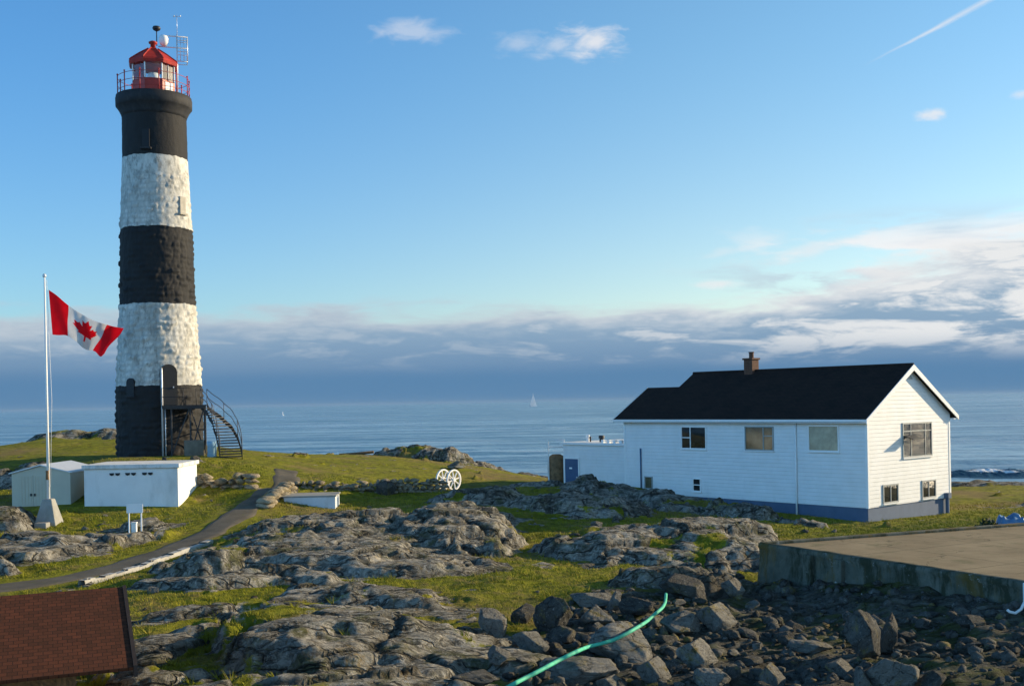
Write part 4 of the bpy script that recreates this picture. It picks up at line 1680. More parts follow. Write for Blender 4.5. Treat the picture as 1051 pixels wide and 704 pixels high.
M['greyframe'] = simple('grey_window_frame', (.34, .35, .33), .6, .15, 3, .05)
for (x0, y0, x1, y1, bars, fm) in ((700, 438.5, 724.5, 460, [('v', .36, 0, 1), ('h', .5, 0, .36)], 'trim'),
                                   (765.5, 438.5, 793.5, 461.5, [('v', .66, 0, 1), ('h', .62, .66, 1)], 'greyframe'),
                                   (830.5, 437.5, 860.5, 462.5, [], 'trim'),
                                   (662.5, 489.5, 669.5, 501, [], 'greyframe'), (712, 491.5, 719, 503.5, [('h', .5, 0, 1)], 'trim')):
    a0, z1 = front(x0, y0)
    a1, z0 = front(x1, y1)
    window(hs, 'F', a0, a1, z0, z1, bars, fw=.055, fm=fm, pm={830.5: 'blind', 765.5: 'halfblind', 662.5: 'halfblind'}.get(x0, 'glass'))  # three panes carry their reflections as painted colour
for (x0, y0, x1, y1, bars) in ((926.5, 435.5, 955.5, 466, [('v', .26, 0, 1), ('v', .78, 0, 1), ('h', .78, 0, 1)]),
                               (906.5, 499, 921, 513.5, [('v', .5, 0, 1)]), (946.5, 494.5, 959.5, 508.5, [('v', .48, 0, 1)])):
    a0, z1 = side(x0, y0)
    a1, z0 = side(x1, y1)
    w_ = window(hs, 'G', a0, a1, z0, z1, bars, fw=.07, fm='greyframe')
    if y0 < 450:
        zc = z0 + (z1 - z0) * .55
        b = MB()
        b.add([(LEN + .05, a0 - .02, zc + .16), (LEN + .05, a0 + .95, zc + .16), (LEN + .62, a0 + .95, zc - .02), (LEN + .62, a0 - .02, zc - .02),
               (LEN + .05, a0 - .02, zc + .12), (LEN + .05, a0 + .95, zc + .12), (LEN + .62, a0 + .95, zc - .06), (LEN + .62, a0 - .02, zc - .06)],
              [(0, 1, 2, 3), (4, 7, 6, 5), (0, 4, 5, 1), (1, 5, 6, 2), (2, 6, 7, 3), (3, 7, 4, 0)])
        b.build('open_sash', simple('dark_sash_frame', (.05, .05, .05), .5, .2, 3, 0), w_)
# gable vent, pipes
a0, z1 = side(931, 386)
b = MB()
b.prism([(YM - .28, wt(YM) - .55), (YM + .28, wt(YM) - .55), (YM, wt(YM) - .22)], 'x', LEN - .01, LEN + .03)
b.build('gable_vent', M['greyframe'], hs)
a0, _ = front(817.5, 470)
b = MB()
b.tube([(a0, -.06, RZ0 - .2), (a0, -.06, -.6)], .045, 10)
b.build('downpipe', M['trim'], hs, smooth=True)
a0, z1 = front(658, 460)
_, z0 = front(658, 498)
b = MB()
b.tube([(a0, -.06, z1), (a0, -.06, z0 - .4)], .04, 8)
b.build('cable_pipe', M['bluepaint'], hs, smooth=True)
a0, z1 = side(970.5, 510)
b = MB()
b.tube([(LEN + .09, a0, z1), (LEN + .09, a0, -.7)], .09, 10)
b.box(LEN + .0, LEN + .24, a0 - .16, a0 + .16, z1 - .05, z1 + .22)
b.build('meter_post', M['found'], hs, bevel=.01)
a0, z1 = side(893, 523)

# flat roofed annex at the far end
an = thing('annex', 'low flat roofed white annex with a blue door at the far end of the house', 'annex', (3.1, 69.2, 4.5), HRZ)
AL = 6.3
b = MB()
b.box(0, AL, 0, 5.0, -.5, 2.78)
b.build('wall', M['siding'], an)
b = MB()
b.box(-.12, AL + .1, -.14, 5.1, 2.79, 2.93)
b.build('flat_roof', M['trim'], an, bevel=.01)
inva = (Matrix.Translation((3.1, 69.2, 4.5)) @ Matrix.Rotation(HRZ, 4, 'Z')).inverted()
q0 = inva @ on_plane(580.5, 470.5, (3.1, 69.2, 0), HDY)
q1 = inva @ on_plane(594.5, 498, (3.1, 69.2, 0), HDY)
b = MB()
b.box(q0.x, q1.x, -.05, .02, -.3, q0.z)
do = b.build('door', M['bluepaint'], an)
b = MB()
b.box(q0.x - .07, q0.x, -.07, .02, -.3, q0.z + .07)
b.box(q1.x, q1.x + .07, -.07, .02, -.3, q0.z + .07)
b.box(q0.x, q1.x, -.07, .02, q0.z, q0.z + .07)
b.build('door_frame', M['trim'], an)
b = MB()
b.box(q0.x + .38, q0.x + .62, -.06, -.052, q0.z - .62, q0.z - .52)
b.build('number_plate', M['trim'], do)
b = MB()
b.tube([(q1.x - .1, -.06, q0.z - 1.1), (q1.x - .1, -.13, q0.z - 1.1)], .035, 8)
b.build('handle', M['galv'], do)
inr = inva
for (px, hgt, rad, mt) in ((603.5, .42, .11, 'white'), (617.5, .40, .17, 'black'), (606, .32, .06, 'black')):
    q = inva @ on_plane(px, 453, Vector((3.1, 69.2, 0)) + HDY * 1.2, HDY)
    b = MB()
    b.lathe([(rad * .8, 2.93), (rad * .8, 2.93 + hgt * .55), (rad * 1.15, 2.93 + hgt * .6), (rad, 2.93 + hgt)], 12, 0, (q.x, 1.2))
    b.build('roof_vent', M[mt], an)
b = MB()
b.tube([(3.1, .25, 3.05), (6.2, .25, 3.05)], .03, 6)
for k in range(7):
    b.box(3.15 + k * .5, 3.33 + k * .5, .18, .34, 2.93, 3.12)
b.build('roof_pipe', M['trim'], an)

# rust brown tank with white rail beside the annex
pt = at(571.5, 492, 70)
tk = thing('storage_tank', 'rust brown round tank with a white rail on top beside the annex', 'tank', (pt.x, 70, T1(pt.x, 70) - .1))
b = MB()
b.lathe([(.42, 0), (.50, .3), (.55, .9), (.53, 1.5), (.42, 1.75), (.25, 1.85)], 16)
b.build('tank_body', M['rust'], tk, smooth=True)
b = MB()
for (x, y) in ((-.5, -.4), (.5, -.4), (.5, .4), (-.5, .4)):
    b.tube([(x, y, 0), (x, y, 2.75)], .035, 6)
for z in (2.3, 2.72):
    b.tube([(-.5, -.4, z), (.5, -.4, z), (.5, .4, z), (-.5, .4, z), (-.5, -.4, z)], .035, 6, 0, False)
b.box(-.52, .52, -.42, -.38, 2.68, 2.78)
b.build('guard_rail', M['white'], tk)

# ------------------------------------------------------------------ white hut and metal shed
bx0, bx1, by0, by1, bz = -20.35, -15.9, 53.1, 56.3, 5.35
ht = thing('white_hut', 'low white flat roofed masonry hut with three small vents beside the metal shed', 'hut', ((bx0 + bx1) / 2, by0, bz))
hw2 = (bx1 - bx0) / 2
whut = simple('whitewashed_masonry', (.74, .74, .72), .75, .06, 1.2, .2, 8, dirt=(.36, .36, .32), dirt_amt=.5)
b = MB()
b.box(-hw2, hw2, 0, by1 - by0, -.5, 1.82)
b.build('wall', whut, ht, bevel=.015)
b = MB()
b.box(-hw2 - .07, hw2 + .10, -.12, by1 - by0 + .1, 1.825, 2.02)
b.build('roof_slab', simple('weathered_white_slab', (.66, .66, .64), .8, .1, 2, .2, 12, dirt=(.16, .18, .12), dirt_amt=.7), ht, bevel=.02)
for x in (-.75, .0, .8):
    b = MB()
    for s in (-.15, .13):
        b.prism([(x + s - .11, 1.62), (x + s + .11, 1.62), (x + s + .09, 1.53), (x + s, 1.49), (x + s - .09, 1.53)], 'y', -.04, .02)
    b.build('vent', M['darkin'], ht)
sh = thing('metal_shed', 'grey white metal garden shed with a low gable roof and double doors', 'shed', (-22.6, 53.6, 5.3))
M['shed'] = simple('pale_grey_sheet_metal', (.50, .47, .37), .5, .06, 1.5, .05, dirt=(.33, .33, .29), dirt_amt=.3)
b = MB()
b.prism([(-1.4, -.4), (1.4, -.4), (1.4, 1.70), (0, 2.05), (-1.4, 1.70)], 'y', 0, 3.6)
b.build('wall', M['shed'], sh)
b = MB()
b.prism([(-1.5, 1.69), (0, 2.07), (1.5, 1.69), (1.5, 1.74), (0, 2.125), (-1.5, 1.74)], 'y', -.10, 3.7)
b.build('roof', M['galv'], sh)
for s in (0, 1):
    b = MB()
    x0 = -1.02 + s * .66
    b.box(x0, x0 + .645, -.035, .01, -.25, 1.62)
    for k in range(4):
        b.box(x0 + .08 + k * .15, x0 + .12 + k * .15, -.05, -.034, -.2, 1.57)
    dd = b.build('door', M['shed'], sh)
    b = MB()
    b.box(x0 + (.52 if s == 0 else .04), x0 + (.60 if s == 0 else .12), -.075, -.05, .62, .74)
    b.build('handle', M['black'], dd)

# ------------------------------------------------------------------ sign beside the path
gp_ = at(139, 548.5, 45.0)
zb = T1(gp_.x, gp_.y)
sg = thing('sign', 'small blank white sign board on two white posts beside the path', 'sign', (gp_.x, gp_.y, zb), R(6))
sH = at(139, 517, 45.0).z - zb
for s in (-.24, .24):
    b = MB()
    b.box(s - .024, s + .024, -.03, .03, -.3, sH - .05)
    b.build('post', M['trim'], sg)
b = MB()
b.box(-.32, .32, -.06, -.031, sH - .36, sH)
b.build('board', M['trim'], sg, bevel=.008)
b = MB()
b.box(-.10, .10, -.08, .08, -.2, .42)
b.box(-.12, .12, -.10, .10, .42, .47)
o = b.build('marker_post', M['white'], bevel=.015)
q = at(138, 548, 46.2)
o.location = (q.x, q.y, T1(q.x, q.y))
tag(o, 'short white marker block standing behind the blank sign', 'marker post')

# ------------------------------------------------------------------ pair of white spoked wheels
wc = at(460.5, 503.0, 64.0)
wz = T1(wc.x, wc.y)
wh = thing('wheel_pair', 'pair of white spoked wheels on an axle standing beside the stone wall', 'cart wheels', (wc.x, wc.y, wz), R(-38))
RW = .60
for s in (-.40, .40):
    b = MB()
    ring = [(s, RW * math.cos(R(a)), RW + RW * math.sin(R(a))) for a in range(0, 361, 12)]
    n_ = 30
    # flat rim
    for (ra, rb, w_) in ((RW - .085, RW, .05),):
        base = len(b.v)
        for k in range(n_):
            a = 2 * math.pi * k / n_
            for (r_, xx) in ((ra, -w_), (rb, -w_), (rb, w_), (ra, w_)):
                b.v.append((s + xx, r_ * math.cos(a), RW + r_ * math.sin(a)))
        for k in range(n_):
            k2 = (k + 1) % n_
            for m_ in range(4):
                m2 = (m_ + 1) % 4
                b.f.append((base + k * 4 + m_, base + k * 4 + m2, base + k2 * 4 + m2, base + k2 * 4 + m_))
                b.m.append(0)
    wl = b.build('wheel', M['white'], wh)
    for k in range(8):
        a = 2 * math.pi * k / 8 + .2
        b = MB()
        b.tube([(s, .06 * math.cos(a), RW + .06 * math.sin(a)), (s, (RW - .06) * math.cos(a), RW + (RW - .06) * math.sin(a))], [.045, .035], 6)
        b.build('spoke', M['white'], wl)
    b = MB()
    b.tube([(s - .08, 0, RW), (s + .08, 0, RW)], .11, 12)
    b.build('hub', M['white'], wl)
b = MB()
b.tube([(-.45, 0, RW), (.45, 0, RW)], .04, 8)
b.build('axle', M['rust'], wh)

# ------------------------------------------------------------------ low concrete tank below the path
q = at(318, 530.5, 52.5)
q.z = T1(q.x, q.y) - .35
ct = thing('concrete_tank', 'low pale concrete tank half buried below the stone wall', 'tank', (q.x, q.y, q.z), R(3))
b = MB()
b.box(-1.2, 1.2, 0, 1.9, -1.0, .76)
b.build('wall', simple('pale_blue_white_concrete', (.55, .58, .60), .8, .1, 1.5, .15, 12, dirt=(.3, .3, .26), dirt_amt=.4), ct, bevel=.02)
b = MB()
b.box(-1.25, 1.25, -.05, 1.95, .765, .83)
b.build('lid', M['conc'], ct, bevel=.015)

# ------------------------------------------------------------------ stones for walls


def poly_stone(n_pl, sub, seed, noise=.03):
    r_ = np.random.default_rng(seed)
    bm = bmesh.new()
    bmesh.ops.create_icosphere(bm, subdivisions=sub, radius=1)
    V_ = np.array([v.co[:] for v in bm.verts])
    F_ = np.array([[v.index for v in f.verts] for f in bm.faces])
    bm.free()
    nr = r_.normal(size=(n_pl, 3))
    nr /= np.linalg.norm(nr, axis=1)[:, None]
    dk = r_.uniform(.62, 1.0, n_pl)
    # spread the planes
    dots = V_ @ nr.T
    rad = np.min(np.where(dots > .08, dk[None, :] / np.maximum(dots, .08), 9), axis=1)
    rad = np.minimum(rad, 1.35)
    P_ = V_ * rad[:, None]
    if noise:
        q_ = P_ * 2.2 + seed
        nn = fbm(q_[:, 0] + q_[:, 2] * .7, q_[:, 1] - q_[:, 2] * .6, 4, seed) + .5 * fbm(q_[:, 0] * 3 - q_[:, 2] * 2, q_[:, 1] * 3 + q_[:, 2] * 2, 3, seed + 5)
        P_ = P_ * (1 + noise * nn)[:, None]
    return P_, F_


def stone_wall(name, p0, p1, h, thick, label, courses=5, seed=1, ssz=.36):
    """dry stone wall from p0 to p1 (ground points); stones of one mesh"""
    r_ = np.random.default_rng(seed)
    prot = [poly_stone(12, 2, 100 + seed * 10 + k, .10) for k in range(6)]
    Lw = (p1 - p0).length
    Vs, Fs, nb = [], [], 0
    dr_ = (p1 - p0)
    dr_.z = 0
    ang = math.atan2(dr_.y, dr_.x)
    ca, sa = math.cos(ang), math.sin(ang)
    ch_ = h / courses
    for c_ in range(courses):
        s = -r_.random() * .3
        while s < Lw:
            ln = ssz * r_.uniform(.7, 1.6)
            hh = ch_ * r_.uniform(.9, 1.35)
            P_, F_ = prot[r_.integers(6)]
            Q = P_ * np.array([ln * .58, thick * .55, hh * .60])
            a = r_.uniform(-.25, .25)
            Q = np.c_[Q[:, 0] * math.cos(a) - Q[:, 2] * math.sin(a) * .6, Q[:, 1], Q[:, 0] * math.sin(a) * .6 + Q[:, 2] * math.cos(a)]
            f_ = np.clip((s + ln / 2) / Lw, 0, 1)
            if c_ == courses - 1 and r_.random() < .25:
                s += ln
                continue
            zb_ = p0.z + (p1.z - p0.z) * f_ + ch_ * (c_ + .45) + r_.normal() * .03
            ox_ = s + ln / 2
            oy_ = r_.normal() * .05
            Vs.append(np.c_[p0.x + (Q[:, 0] + ox_) * ca - (Q[:, 1] + oy_) * sa, p0.y + (Q[:, 0] + ox_) * sa + (Q[:, 1] + oy_) * ca, Q[:, 2] + zb_])
            Fs.append(F_ + nb)
            nb += len(P_)
            s += ln * .98
    V_ = np.concatenate(Vs)
    o_ = np_mesh(name, V_ - np.array(p0), np.concatenate(Fs), M['stonewall'], smooth=False)
    o_.location = p0
    return tag(o_, label, 'stone wall')


def gpt(px, py, Y, dz=0.0):
    p_ = at(px, py, Y)
    return Vector((p_.x, p_.y, p_.z + dz))


stone_wall('dry_stone_wall', gpt(292, 514, 58.0), gpt(452, 508.5, 60.0), .95, .6, 'long dry stone wall holding up the grass in front of the lighthouse lawn', 5, 3)
stone_wall('dry_stone_wall', gpt(199, 507, 56.6), gpt(263, 506.5, 56.2), 1.0, .9, 'short dark stone wall between the white hut and the path', 4, 5, .5)
stone_wall('dry_stone_wall', gpt(270, 533, 51.0), gpt(294, 514, 54.5), .95, .8, 'short rough stone wall beside the low concrete tank and the path', 4, 7, .5)
q = at(366, 467.5, 84)
b = MB()
b.tube([(-1.3, 0, .12), (0, .1, .16), (1.3, -.1, .30)], [.12, .13, .10], 8)
o = b.build('driftwood_log', M['wood'], smooth=True)
o.location = (q.x, q.y, T1(q.x, q.y))
tag(o, 'dark driftwood log lying on the crest of the lawn by the sea', 'log')

# ------------------------------------------------------------------ red brown shingled roof in the near left corner
r0 = at(-60, 614.2, 20.4)
r1 = at(125.5, 602, 22.0)
zr = (r0.z + r1.z) / 2
rdx = (Vector((r1.x, r1.y, 0)) - Vector((r0.x, r0.y, 0))).normalized()
rl = 8.0
rn = Vector((rdx.y, -rdx.x, 0))
if rn.y > 0:
    rn = -rn
rdx = Vector((math.cos(R(22.5)), math.sin(R(22.5)), 0))
rn = Vector((rdx.y, -rdx.x, 0))
hut = thing('shingled_hut', 'red brown shingled roof of a small building in the near left corner', 'hut', (r1.x, r1.y, 0), math.atan2(rdx.y, rdx.x))
# local x along the ridge (ends at 0), local y: away from the camera is +
pitch = R(19)
slen = 3.0
zr = r1.z
for s, nm in ((-1, 'roof'), (1, 'rear_roof')):
    b = MB()
    b.box(-rl, 0, 0, slen, -.06, 0)
    o = b.build(nm, M['roofred'], hut)
    if s == -1:
        o.matrix_local = Matrix.Translation((0, 0, zr)) @ Matrix.Rotation(math.pi, 4, 'Z') @ Matrix.Translation((rl, 0, 0)) @ Matrix.Rotation(-pitch, 4, 'X')
    else:
        o.matrix_local = Matrix.Translation((0, 0, zr)) @ Matrix.Rotation(-pitch, 4, 'X')
b = MB()
for s in (-1, 1):
    b.prism([(0, zr + .03), (s * slen * math.cos(pitch), zr + .03 - slen * math.sin(pitch)), (s * slen * math.cos(pitch), zr - .17 - slen * math.sin(pitch)), (0, zr - .17)], 'x', .003, .07)
b.build('rake_board', simple('dark_rake_paint', (.03, .022, .02), .8, .3, 4, .1), hut)
b = MB()
hwid = slen * math.cos(pitch) - 1.3
b.prism([(-hwid, 2.8), (hwid, 2.8), (hwid, zr - .10 - hwid * math.tan(pitch)), (0, zr - .10), (-hwid, zr - .10 - hwid * math.tan(pitch))], 'x', -rl + .3, -.9)
b.build('wall', M['wood'], hut)
# ------------------------------------------------------------------ boulders
BP = []
for k in range(12):
    P_, F_ = poly_stone(8 + (k * 5) % 9, 5, 310 + k, .07)
    ext = np.abs(P_).max(0)
    me_o = np_mesh('boulder', P_ / ext, F_, M['boulder' if k % 3 else 'boulderdark'], smooth=False)
    # sharp faceted look with soft rounding inside each facet
    me_o.data.polygons.foreach_set('use_smooth', np.ones(len(F_), dtype=bool))
    BP.append(me_o)
used = [False] * 12
placed = []


def boulder(k, p, sx, sy, sz, rz, label, group=None, tilt=(0, 0), sink=.3):
    o_ = BP[k] if not used[k] else BP[k].copy()
    if used[k]:
        COL.objects.link(o_)
    used[k] = True
    o_.location = (p[0], p[1], p[2] + sz * (1 - 2 * sink))
    o_.scale = (sx, sy, sz)
    o_.rotation_euler = (tilt[0], tilt[1], rz)
    o_['label'] = label
    o_['category'] = 'boulder'
    if group:
        o_['group'] = group
    elif 'group' in o_.keys():
        del o_['group']
    placed.append((p[0], p[1], max(sx, sy)))
    return o_


# (px centre, py of the foot, width px, height px, prototype, turn, tilt, depth factor, label)
BIG = [
    (570, 646, 44, 46, 3, .3, (.0, .12), .9, 'tallest black boulder at the edge of the grass above the green hose'),
    (607, 623, 44, 18, 2, .1, (.12, .05), 1.1, 'flat topped grey slab leaning behind the tall black boulder'),
    (630, 627, 16, 24, 5, .6, (.1, .3), .9, 'small pointed pale stone standing between the slabs above the hose'),
    (612, 640, 42, 20, 8, 2.1, (.1, -.1), 1.0, 'grey wedge shaped boulder directly behind the mossy slab'),
    (644, 676, 84, 34, 1, .2, (.28, .12), .8, 'wide flat slab with a mossy front, lying under the green hose'),
    (600, 699, 92, 32, 4, .15, (.15, -.03), .8, 'long dark slab with a pale top below the lower end of the hose'),
    (671, 699, 36, 32, 7, .9, (.1, .2), .9, 'cracked pale faced boulder to the right of the long dark slab'),
    (628, 709, 34, 20, 10, .5, (.1, .2), .9, 'mossy yellow green boulder at the bottom edge under the slab'),
    (503, 652, 40, 32, 11, 1.2, (.0, -.1), .9, 'dark pointed boulder at the right end of the big rock slab'),
    (538, 640, 28, 22, 9, .2, (.1, .1), .9, 'dark boulder on the grass edge left of the tall black one'),
    (512, 685, 34, 18, 5, 2.2, (.1, .0), 1.0, 'rounded olive boulder left of the lower end of the hose'),
    (545, 668, 44, 26, 7, 1.8, (.1, .1), .9, 'broad blue grey boulder left of the mossy slab'),
    (490, 703, 56, 16, 3, .4, (.05, .1), .9, 'low flat boulder at the bottom edge beside the striped rock'),
    (735, 642, 46, 30, 10, .1, (.0, .1), .8, 'square block with a sunlit right face below the hose end'),
    (700, 650, 50, 26, 8, .6, (.1, .1), .9, 'long grey boulder below the upper end of the hose'),
    (715, 683, 44, 34, 2, 1.4, (.05, .25), .9, 'dark boulder with one yellow sunlit edge near the bottom'),
    (735, 707, 46, 26, 4, .8, (.1, .3), .9, 'striped pale boulder at the bottom edge in the middle of the rubble'),
    (792, 707, 30, 34, 5, .3, (.0, .25), .8, 'upright pointed boulder with a yellow right side at the bottom edge'),
    (889, 678, 46, 56, 6, .2, (-.1, .25), .8, 'largest upright boulder with a furrowed sunlit face under the deck'),
    (914, 668, 28, 42, 9, .7, (.0, .35), .8, 'tall narrow boulder leaning against the furrowed upright one'),
    (912, 709, 60, 36, 7, 2.4, (.1, .35), .9, 'sloping grey boulder at the foot of the furrowed upright one'),
    (862, 692, 34, 20, 11, .2, (.1, .2), .9, 'small boulder with a lit right corner left of the sloping one'),
    (885, 709, 26, 26, 1, 1.0, (.0, .3), .9, 'pale faced small boulder at the bottom edge beside the sloping one'),
    (958, 706, 28, 20, 0, .4, (.1, .0), .9, 'dark round boulder at the bottom edge right of the sloping one'),
    (836, 668, 50, 14, 4, .3, (.05, .1), .9, 'long low dark boulder lying across the small stones'),
    (700, 614, 60, 26, 6, .4, (.1, .1), .9, 'wide yellow stained boulder behind the upper end of the hose'),
    (752, 612, 26, 20, 8, .9, (.0, .2), .9, 'yellow lichened boulder at the grass below the deck corner'),
    (655, 630, 44, 18, 9, 2.0, (.1, .15), .9, 'shaded boulder between the mossy slab and the hose end'),
    (576, 660, 34, 20, 0, 1.1, (.1, .0), .9, 'dark boulder wedged below the tall black one'),
    (398, 508, 24, 20, 3, .2, (.0, .1), .7, 'dark square boulder in front of the long stone wall'),
    (468, 482, 20, 10, 8, .3, (.0, .0), .9, 'dark boulder on the rocky knob at the shore'),
]


def best_turn(k0, hx, hy, hz, p_):
    """pick a stone and turn it so that one broad face catches the low sun, as the photo shows"""
    vd = (Vector((0, 0, CAMZ)) - p_).normalized()
    bestv, out = -1, (k0, 0, (0, 0))
    for k_ in ([k0] if k0 % 3 == 0 else [q_ for q_ in range(12) if q_ % 3]):
        me_ = BP[k_].data
        n_ = len(me_.polygons)
        nr_ = np.empty(n_ * 3, np.float32)
        me_.polygons.foreach_get('normal', nr_)
        ar_ = np.empty(n_, np.float32)
        me_.polygons.foreach_get('area', ar_)
        nr_ = nr_.reshape(-1, 3) / np.array([hx, hy, hz])
        nr_ /= np.linalg.norm(nr_, axis=1)[:, None]
        for q_ in range(16):
            for tx_ in (-.2, .15):
                for ty_ in (-.2, .2):
                    rm_ = np.array((Matrix.Rotation(q_ * math.pi / 8, 3, 'Z') @ Matrix.Rotation(ty_, 3, 'Y') @ Matrix.Rotation(tx_, 3, 'X')))
                    nn_ = nr_ @ rm_.T
                    v_ = float((ar_ * np.maximum(0, nn_ @ np.array(vd)) * np.maximum(0, nn_ @ np.array(SUN)) ** 1.5).sum())
                    if v_ > bestv:
                        bestv, out = v_, (k_, q_ * math.pi / 8, (tx_, ty_))
    return out
for (px, py, w, h, k, rz, tl, df, lab) in BIG:
    p_ = ground(px, py)
    s = p_.y / F
    hx, hy, hz = w * s * .50, w * s * .50 * df, max(h * s * .56, .10)
    if any(q_ in lab for q_ in ('lit', 'yellow', 'cracked', 'slanting')):
        k, rz, tl = best_turn(k, hx, hy, hz, p_)
    boulder(k, p_, hx, hy, hz, rz, lab, None, tl, .18)

GR = {'rub': ('dark angular stone in the rubble below the concrete deck', 'rubble stones below the concrete deck'),
      'hose': ('angular grey boulder in the heap around the green hose', 'boulders heaped around the green hose'),
      'turf': ('grey stone lying on the turf or outcrops', 'loose stones on the turf and outcrops')}
n_b = {'rub': 0, 'hose': 0, 'turf': 0}


def scatter(key, xr, yr, n, smin, smax, cond):
    tries = 0
    while n_b[key] < n and tries < 9000:
        tries += 1
        y = yr[0] * (yr[1] / yr[0]) ** random.random()
        x = random.uniform(*xr)
        if abs(x / y) > .475 or not cond(x, y):
            continue
        s = smin * (smax / smin) ** (random.random() ** 1.7)
        if any((x - a) ** 2 + (y - b_) ** 2 < (.72 * (s + c_)) ** 2 for a, b_, c_ in placed):
            continue
        z = T1(x, y)
        lab, grp = GR[key]
        boulder(random.choice((0, 3, 6, 9, 3, 6, 9, random.randrange(12))) if key == 'rub' or (key == 'hose' and random.random() < .5) else random.randrange(12), (x, y, z), s, s * random.uniform(.6, 1.0), s * random.uniform(.32, .75), random.uniform(0, 6.28), lab, grp,  # mostly dark stones in the rubble, putting its shade into their colour
                (random.uniform(-.35, .35), random.uniform(-.35, .35)), .3)
        n_b[key] += 1


rz_ = lambda x, y: float(rubble_zone(np.array([x]), np.array([y]))[0])
notdeck = lambda x, y: not bool(deck_inside(np.array([x]), np.array([y]))[0])
scatter('hose', (-.6, 5.2), (21.5, 32.5), 105, .11, .40, lambda x, y: rz_(x, y) > .35)
scatter('rub', (4.2, 13.5), (20.5, 35.5), 105, .10, .40, lambda x, y: rz_(x, y) > .3 and notdeck(x, y))
scatter('turf', (-20, 14), (24, 62), 55, .08, .30, lambda x, y: notdeck(x, y) and path_dist(np.array([x]), np.array([y]))[0] > 1.4 and house_flat(np.array([x]), np.array([y]))[0] > .9)
for k in range(12):
    if not used[k]:
        D.objects.remove(BP[k])
print('boulders', n_b)

# small broken stones: one object, nobody could count them
n_s = 2800
yy = 20.0 * (36.0 / 20.0) ** rng.random(n_s)
xx = rng.uniform(-1.5, 14.5, n_s)
ok = (rubble_zone(xx, yy) > .35) & ~deck_inside(xx, yy) & (np.abs(xx / yy) < .52)
xx, yy = xx[ok], yy[ok]
zz_ = terrain(xx, yy)
prot = [poly_stone(10, 1, 500 + k, 0) for k in range(8)]
Vs, Fs, nb = [], [], 0
for x, y, z in zip(xx, yy, zz_):
    P_, F_ = prot[rng.integers(8)]
    s = .03 * (7.5 ** (rng.random() ** 1.9))
    a = rng.uniform(0, 6.28)
    Q = P_ * np.array([s, s * rng.uniform(.6, 1), s * rng.uniform(.5, .9)])
    Vs.append(np.c_[Q[:, 0] * math.cos(a) - Q[:, 1] * math.sin(a) + x, Q[:, 0] * math.sin(a) + Q[:, 1] * math.cos(a) + y, Q[:, 2] + z + s * .2])
    Fs.append(F_ + nb)
    nb += len(P_)
o = np_mesh('rubble', np.concatenate(Vs), np.concatenate(Fs), M['rubble'], smooth=False)
tag(o, 'small broken stones filling the hollows between the boulders', 'rubble', kind='stuff')

# ------------------------------------------------------------------ green hose laid over the boulders
bpy.context.view_layer.update()
dg = bpy.context.evaluated_depsgraph_get()
hp = [(519, 706), (532, 699), (548, 691), (562, 683.5), (576, 676), (590, 669), (603, 663.5), (618, 660), (630, 656.5), (643, 650), (655, 643), (664, 637.5), (672, 630), (680, 623.5), (683, 618), (683.6, 609)]
hp2 = []
for (a_, b_) in zip(hp[:-1], hp[1:]):
    hp2 += [(a_[0] + (b_[0] - a_[0]) * f_, a_[1] + (b_[1] - a_[1]) * f_) for f_ in (0, .2, .4, .6, .8)]
hp = hp2 + [hp[-1]]
for _ in range(3):
    hp = [hp[0]] + [((hp[i - 1][0] + 2 * hp[i][0] + hp[i + 1][0]) / 4, (hp[i - 1][1] + 2 * hp[i][1] + hp[i + 1][1]) / 4) for i in range(1, len(hp) - 1)] + [hp[-1]]
Ys = []
for (px, py) in hp:
    best = 99.0
    for dx_ in (-3, 0, 3):
        r_ = ray(px + dx_ * .6, py + dx_)
        hit, loc, *_ = SC.ray_cast(dg, Vector((0, 0, CAMZ)), r_.normalized())
        best = min(best, loc.y if hit else 28)
    Ys.append(best)
Ys = np.array(Ys)
k_ = 2
Yl = np.array([Ys[max(0, i - k_):i + k_ + 1].min() for i in range(len(Ys))])
for _ in range(12):
    Yl = np.r_[Yl[0], np.minimum(Yl[1:-1], (Yl[:-2] + 2 * Yl[1:-1] + Yl[2:]) / 4), Yl[-1]]
pts = [at(px, py, float(Y) - .05) for (px, py), Y in zip(hp, Yl)]
dense = []
for i in range(len(pts) - 1):
    P_ = [pts[max(0, min(len(pts) - 1, i + q_))] for q_ in (-1, 0, 1, 2)]
    for f_ in (0, .5):
        dense.append(.5 * (2 * P_[1] + (P_[2] - P_[0]) * f_ + (2 * P_[0] - 5 * P_[1] + 4 * P_[2] - P_[3]) * f_ * f_ + (-P_[0] + 3 * P_[1] - 3 * P_[2] + P_[3]) * f_ ** 3))
dense.append(pts[-1])
b = MB()
b.tube(dense, .042, 10)
o = b.build('hose', M['teal'], smooth=True)
tag(o, 'bright green hose snaking over the boulders in the foreground', 'hose')

# ------------------------------------------------------------------ sea
rad = np.concatenate([58 * (700 / 58.0) ** np.linspace(0, 1, 420), 700 * (40000 / 700.0) ** np.linspace(.02, 1, 70)])
ang = np.linspace(R(-75), R(75), 620)
AG, RD = np.meshgrid(ang, rad)
X = RD * np.sin(AG)
Y = RD * np.cos(AG)
fade = sstep(700, 200, RD)
wv = .30 * fbm(X * .030, Y * .075, 3, 201) + .16 * fbm(X * .10 + 5, Y * .24, 3, 202) + .06 * fbm(X * .33, Y * .7, 3, 203)
Z = wv * fade
sea = np_mesh('sea', np.stack([X.ravel(), Y.ravel(), Z.ravel()], 1), grid_faces(len(ang), len(rad)), M['sea'])
tag(sea, kind='structure')
